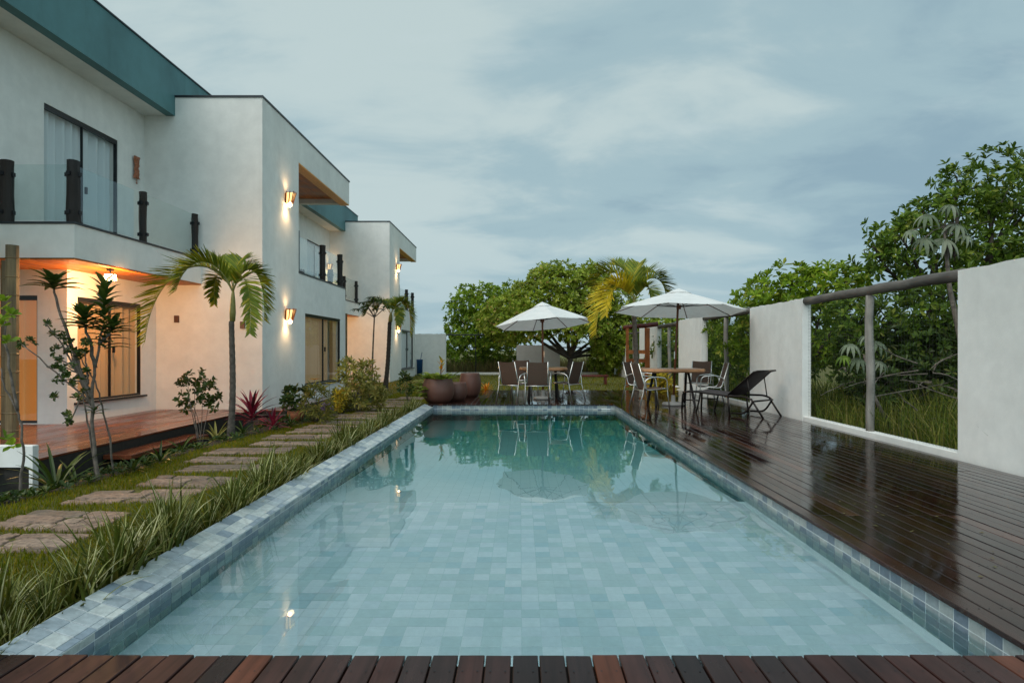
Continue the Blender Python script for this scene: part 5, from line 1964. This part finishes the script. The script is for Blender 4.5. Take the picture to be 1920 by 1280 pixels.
slim_tree("slim_tree", "bare thin sapling with few leaves at the far left edge",
          [[q(42, 945), q(37, 905), q(44, 850), q(40, 800), q(33, 770), q(8, 730), q(2, 690)], [q(33, 770), q(20, 700), q(10, 640), q(8, 600)]], [],
          [([q(x, y, random.uniform(-.1, .1))], .09, .045, LEAF_BRIGHT, 7) for (x, y) in ((8, 600), (20, 590), (4, 580), (15, 640), (10, 825), (25, 835), (5, 610), (12, 565))], .013)

# ------------------------------------------------------------------ terracotta planters
def planter(label, x, y, r, hgt, leafy):
    t = empty("terracotta_planter", (x, y, 0), label=label, cat="planter", group="terracotta planters at the pool's far end")
    m = MB()
    prof = [(0.0, 0.002), (r * .68, .002), (r * .86, hgt * .16), (r * .98, hgt * .36), (r, hgt * .52), (r * .96, hgt * .74), (r * .86, hgt * .93), (r * .84, hgt), (r * .78, hgt), (r * .76, hgt * .9), (0, hgt * .9)]
    m.lathe(prof, 36)
    o = m.build("pot", TERRA, smooth=True); o.parent = t
    m = MB(); m.lathe([(0, hgt * .905), (r * .755, hgt * .905)], 24); o = m.build("soil", DARKSOIL); o.parent = t
    return t


pt = planter("largest round terracotta planter spilling lime leaves at the pool's far left corner", -1.86, 13.85, .37, .54, True)
planter("low middle terracotta planter between two taller ones", -1.50, 14.45, .25, .42, False)
planter("rear terracotta planter standing behind the low middle one", -1.27, 15.5, .28, .60, False)
def _plocal(c): return Vector(c)
for k in range(42):
    a = random.uniform(0, 6.28); rr = random.uniform(.05, .3)
    p = Vector((-1.86 + rr * math.cos(a), 13.85 + rr * math.sin(a), .52))
    long_leaf(pt, p, (math.cos(a), math.sin(a), random.uniform(.3, 1.4)), random.uniform(.2, .36), random.uniform(.05, .085), LEAF_LIME, .9, "leaf", 4)
for k in range(30):
    a = random.uniform(2.4, 4.2); 
    p = Vector((-1.86 + .36 * math.cos(a), 13.85 + .36 * math.sin(a), .50 - random.uniform(0, .42)))
    long_leaf(pt, p, (math.cos(a), math.sin(a), .4), random.uniform(.16, .3), random.uniform(.045, .07), LEAF_LIME, .9, "leaf", 4)
m = MB(); m.tube([(-1.82, 13.85, .52), (-1.80, 13.85, .75), (-1.76, 13.85, .98)], [.02, .016, .008], 6); under(m.build("stalk", TRUNK), pt)
for k in range(8):
    a = k * 2.4
    long_leaf(pt, (-1.79, 13.85, .66 + .04 * k), (math.cos(a) * .6, math.sin(a) * .6, .9), .16, .03, LEAF_YELLOW if k % 2 else LEAF_ORANGE, .4, "leaf", 3)

# ------------------------------------------------------------------ furniture
def bent(pts, r=.07, n=5):
    """round the corners of a polyline"""
    P = [Vector(p) for p in pts]
    out = [P[0]]
    for a, b_, c in zip(P, P[1:], P[2:]):
        d1, d2 = (a - b_), (c - b_)
        rr = min(r, d1.length * .45, d2.length * .45)
        s, e_ = b_ + d1.normalized() * rr, b_ + d2.normalized() * rr
        for k in range(n + 1):
            f = k / n
            out.append((s * (1 - f) ** 2) + (b_ * 2 * f * (1 - f)) + (e_ * f * f))
    out.append(P[-1])
    return out


def make_chair():
    t = empty("patio_chair")
    w = .27
    for s in (-1, 1):
        x = s * w
        m = MB(); m.tube(bent([(x * 1.02, .30, 0), (x * 1.0, .25, .40), (x * 1.08, .24, .63), (x * 1.1, -.05, .66), (x * 1.08, -.22, .60), (x * 1.0, -.24, .40), (x * 1.06, -.34, 0)], .10), .0125, 8)
        o = m.build("side_frame", SILVER, smooth=True); o.parent = t
        m = MB(); m.tube(bent([(x * .86, .24, .42), (x * .86, -.18, .39), (x * .84, -.33, .92)], .08), .011, 8)
        o = m.build("sling_rail", SILVER, smooth=True); o.parent = t
    m = MB(); m.tube([(-w * .86, .24, .42), (w * .86, .24, .42)], .011, 8); o = m.build("front_bar", SILVER, smooth=True); o.parent = t
    m = MB(); m.tube([(-w * 1.0, -.245, .385), (w * 1.0, -.245, .385)], .011, 8); o = m.build("rear_bar", SILVER, smooth=True); o.parent = t
    def sheet(rows, name):
        m = MB()
        prev = None
        for (y, z) in rows:
            i0 = len(m.v)
            for k in range(7):
                f = -1 + 2 * k / 6
                m.v.append((f * w * .86, y, z - .018 * (1 - f * f)))
            if prev is not None:
                for k in range(6): m.face((prev + k, prev + k + 1, i0 + k + 1, i0 + k))
            prev = i0
        n0 = len(m.v)
        m.v += [(a, b_ + .004, c - .007) for (a, b_, c) in m.v[:n0]]
        m.f += [tuple(i + n0 for i in f[::-1]) for f in m.f]
        m.m = [0] * len(m.f)
        o = m.build(name, SLING, smooth=True, fix=False); o.parent = t
    sheet([(.245, .425), (.15, .42), (.0, .41), (-.12, .40), (-.165, .405)], "seat")
    sheet([(-.17, .41), (-.195, .46), (-.235, .58), (-.28, .74), (-.325, .90), (-.332, .925)], "backrest")
    return t


chair0 = make_chair()
CH = "sling chairs round the two patio tables"
chairs = [
    (0.39, 13.78, 0.0, "brown sling chair with its back to the pool at the left table"),
    (-0.12, 14.0, -35, "brown sling chair on the left side of the left table"),
    (1.10, 14.35, 52, "brown sling chair on the right side of the left table"),
    (0.12, 15.55, -165, "brown sling chair behind the left table, partly hidden"),
    (2.62, 12.25, -80, "brown sling chair on the pool side of the right table"),
    (4.06, 12.95, 82, "brown sling chair between the right table and the lounger"),
    (4.22, 14.35, 150, "brown sling chair behind the right table near the fence"),
    (2.75, 13.9, -125, "brown sling chair behind the right table's pool corner"),
]
for i, (x, y, a, lab) in enumerate(chairs):
    c = chair0 if i == 0 else copy_tree(chair0)
    c.location = (x, y, 0.002)
    c.rotation_euler = (0, 0, rad(a))
    tag(c, lab, "chair", CH)


def slab_table(label, x, y, z, w, d, wood_, group, rz=0):
    t = empty("patio_table", (x, y, 0), rz, label=label, cat="table", group=group)
    m = MB()
    k = 28
    ring = []
    for q_ in range(k):
        an = 2 * math.pi * q_ / k
        e_ = 0.42
        ux = math.copysign(abs(math.cos(an)) ** e_, math.cos(an)); uy = math.copysign(abs(math.sin(an)) ** e_, math.sin(an))
        j = random.uniform(.96, 1.03)
        ring.append((ux * w / 2 * j, uy * d / 2 * j))
    for (zz, sc) in ((z - .075, .96), (z - .05, 1.0), (z - .01, .99), (z, .975)):
        for (a, b_) in ring: m.v.append((a * sc, b_ * sc, zz))
    for L_ in range(3):
        for q_ in range(k):
            n_ = (q_ + 1) % k
            m.face((L_ * k + q_, L_ * k + n_, L_ * k + k + n_, L_ * k + k + q_))
    m.face([q_ for q_ in range(k)][::-1]); m.face([3 * k + q_ for q_ in range(k)])
    o = m.build("tabletop", wood_); o.parent = t
    for s in (-1, 1):
        for e_ in (-1, 1):
            m = MB()
            m.tube([(s * w * .26, e_ * .07, z - .076), (s * w * .30, e_ * d * .36, .002)], .028, 4)
            o = m.build("leg", BLACKM); o.parent = t
        m = MB(); m.box(s * w * .26 - .03, s * w * .26 + .03, -d * .3, d * .3, z - .09, z - .0765); o = m.build("leg_plate", BLACKM); o.parent = t
    return t


slab_table("thick slab wood table under the left umbrella", .56, 14.75, .77, 1.15, .95, TABLEW, "slab wood patio tables")
slab_table("thick slab wood table under the right umbrella", 3.25, 13.1, .79, 1.38, .95, TABLEW, "slab wood patio tables", .05)


def umbrella(label, x, y, apex, eave, r, tilt, roll, lean=(0, 0), rot=0.0):
    t = empty("patio_umbrella", (x, y, 0), label=label, cat="umbrella", group="white patio umbrellas")
    ns = 8
    c = Vector((lean[0], lean[1], 0))
    R = Matrix.Rotation(rad(tilt), 4, 'X') @ Matrix.Rotation(rad(roll), 4, 'Y')
    ctr = Vector((c.x, c.y, apex))
    drop = apex - eave

    def pt(ang, f, sag=0.0):
        rr = r * f
        zz = -drop * f ** 1.12
        p = Vector((rr * math.cos(ang), rr * math.sin(ang), zz + sag))
        return ctr + R @ p
    m = MB()
    sub, rings = 4, [0.12, .3, .5, .7, .86, 1.0]
    for f in rings:
        for k in range(ns):
            a0, a1 = rot + 2 * math.pi * k / ns, rot + 2 * math.pi * (k + 1) / ns
            for s in range(sub):
                g_ = s / sub
                p = pt(a0, f).lerp(pt(a1, f), g_)
                p += (ctr - p) * (.035 * math.sin(math.pi * g_) * f)   # scalloped hem
                p.z -= .022 * math.sin(math.pi * g_) * f
                m.v.append(tuple(p))
    cols = ns * sub
    for i_ in range(len(rings) - 1):
        for k in range(cols):
            k2 = (k + 1) % cols
            m.face((i_ * cols + k, i_ * cols + k2, (i_ + 1) * cols + k2, (i_ + 1) * cols + k))
    o = m.build("canopy", CANVAS, smooth=False); o.parent = t
    m = MB()   # vent cap
    for f, dz in ((0.0, .03), (.10, .012), (.19, -.018)):
        for k in range(16):
            p = pt(rot + 2 * math.pi * k / 16, f, dz + .025); m.v.append(tuple(p))
    for i_ in range(2):
        for k in range(16): m.face((i_ * 16 + k, i_ * 16 + (k + 1) % 16, i_ * 16 + 16 + (k + 1) % 16, i_ * 16 + 16 + k))
    o = m.build("vent_cap", CANVAS); o.parent = t
    hubp = ctr - Vector((0, 0, drop * .78))
    for k in range(ns):
        a = rot + 2 * math.pi * k / ns
        m = MB(); m.tube([pt(a, .05, -.02), pt(a, .5, -.014), pt(a, .985, -.012)], .009, 5); o = m.build("rib", POLEW); o.parent = t
        m = MB(); m.tube([tuple(hubp), pt(a, .55, -.02)], .008, 5); o = m.build("strut", BLACKM); o.parent = t
    m = MB(); m.tube([(0, 0, .02), (c.x * .5, c.y * .5, apex * .5), (c.x, c.y, apex + .02)], .024, 10); o = m.build("pole", POLEW, smooth=True); o.parent = t
    m = MB(); m.lathe([(.0, -.05), (.05, -.05), (.05, .04), (.0, .04)], 12, tuple(hubp)); o = m.build("hub", POLEW); o.parent = t
    m = MB(); m.lathe([(0, 0.001), (.23, .001), (.24, .03), (.22, .06), (.05, .075), (.04, .22), (0, .22)], 24); o = m.build("base", CONC, smooth=True); o.parent = t
    m = MB(); m.tube([(.026, -.01, 1.0), (.028, -.01, 1.16)], .014, 6); o = m.build("crank", SILVER); o.parent = t
    return t


umbrella("white umbrella over the left table by the pool's far end", .56, 14.75, 2.30, 1.80, 1.19, -5.0, -4.0, (-.02, 0), .2)
umbrella("larger white umbrella over the right table, seen against the palm", 3.3, 13.1, 2.46, 2.02, 1.42, -3.2, 1.5, (.12, 0), .39)

# sun lounger
ft = Vector((3.42, 12.05, 0)); hd = Vector((4.45, 10.72, 0))
ax = (hd - ft); LEN = ax.length; ang = math.atan2(ax.y, ax.x)
t = empty("sun_lounger", ft, ang, label="dark sling sun lounger with raised backrest beside the white wall", cat="sun lounger")
w = .31
hinge = LEN * .60
for s in (-1, 1):
    yv = s * w
    m = MB(); m.tube(bent([(-.02, yv, .0), (.0, yv, .36), (.16, yv, .40), (hinge, yv, .35), (LEN * .80, yv, .36), (LEN * .90, yv, .30), (LEN * .80, yv, .06), (hinge + .06, yv, .05)], .10), .018, 8)
    o = m.build("side_rail", DMETAL, smooth=True); o.parent = t
    m = MB(); m.tube([(hinge - .02, yv * .97, .35), (hinge + .02, yv * .97, .002)], .018, 8); o = m.build("leg", DMETAL, smooth=True); o.parent = t
    m = MB(); m.tube(bent([(.40, yv * .95, .39), (.36, yv * .95, .2), (.30, yv * .95, .002)], .08), .016, 8); o = m.build("leg", DMETAL, smooth=True); o.parent = t
    m = MB(); m.tube([(LEN * .86, yv * .95, .33), (LEN * 1.0, yv * .95, .002)], .018, 8); o = m.build("leg", DMETAL, smooth=True); o.parent = t
    m = MB(); m.tube([(hinge - .03, yv * .9, .37), (hinge + .48, yv * .9, .80), (hinge + .56, yv * .9, .82)], .016, 8); o = m.build("back_rail", DMETAL, smooth=True); o.parent = t
    m = MB(); m.tube([(hinge + .36, yv * .88, .68), (LEN * .84, yv * .93, .34)], .010, 6); o = m.build("brace", DMETAL, smooth=True); o.parent = t
    m = MB(); m.tube([(.0, yv, .22), (.36, yv, .23)], .014, 6); o = m.build("stretcher", DMETAL, smooth=True); o.parent = t
for (xx_, zz_) in ((0.0, .37), (LEN * .90, .29), (hinge + .56, .82)):
    m = MB(); m.tube([(xx_, -w * .98, zz_), (xx_, w * .98, zz_)], .016, 8); o = m.build("crossbar", DMETAL, smooth=True); o.parent = t


def sheet2(rows, name, mat, parent, hw):
    m = MB(); prev = None
    for (x, z) in rows:
        i0 = len(m.v)
        for k in range(7):
            f = -1 + 2 * k / 6
            m.v.append((x, f * hw, z - .02 * (1 - f * f)))
        if prev is not None:
            for k in range(6): m.face((prev + k, prev + k + 1, i0 + k + 1, i0 + k))
        prev = i0
    o = m.build(name, mat, smooth=True, fix=False); o.parent = parent
    so = o.modifiers.new("thickness", 'SOLIDIFY'); so.thickness = .006


sheet2([(.0, .375), (.14, .405), (.4, .395), (hinge * .7, .375), (hinge - .02, .365)], "seat", DSLING, t, w * .98)
sheet2([(hinge, .375), (hinge + .2, .555), (hinge + .42, .745), (hinge + .5, .81), (hinge + .56, .825)], "backrest", DSLING, t, w * .9)

# bench on the far lawn
t = empty("bench", (2.65, 22.5, GZ), label="low maroon timber bench on the far lawn under the tree", cat="bench")
b = MB(); b.box(2.0, 3.25, 22.3, 22.6, .20, .26, .006); under(b.build("seat", MAROON), t)
for xx_ in (2.08, 3.1):
    b = MB(); b.box(xx_, xx_ + .09, 22.33, 22.57, GZ, .199); under(b.build("leg", MAROON), t)
# blue bin with a stick by the far wall
t = empty("waste_bin", (-5.05, 30.6, GZ), label="blue plastic bin with a stick in it before the far white wall", cat="bin")
m = MB(); m.lathe([(0, .0), (.14, .0), (.16, .78), (.17, .80), (.15, .80), (.14, .74), (0, .72)], 18, (-5.05, 30.6, GZ)); under(m.build("bin_body", BLUEP, smooth=True), t)
m = MB(); m.tube([(-5.02, 30.6, .6), (-4.93, 30.6, 1.06)], .016, 6); under(m.build("stick", BLUEP), t)
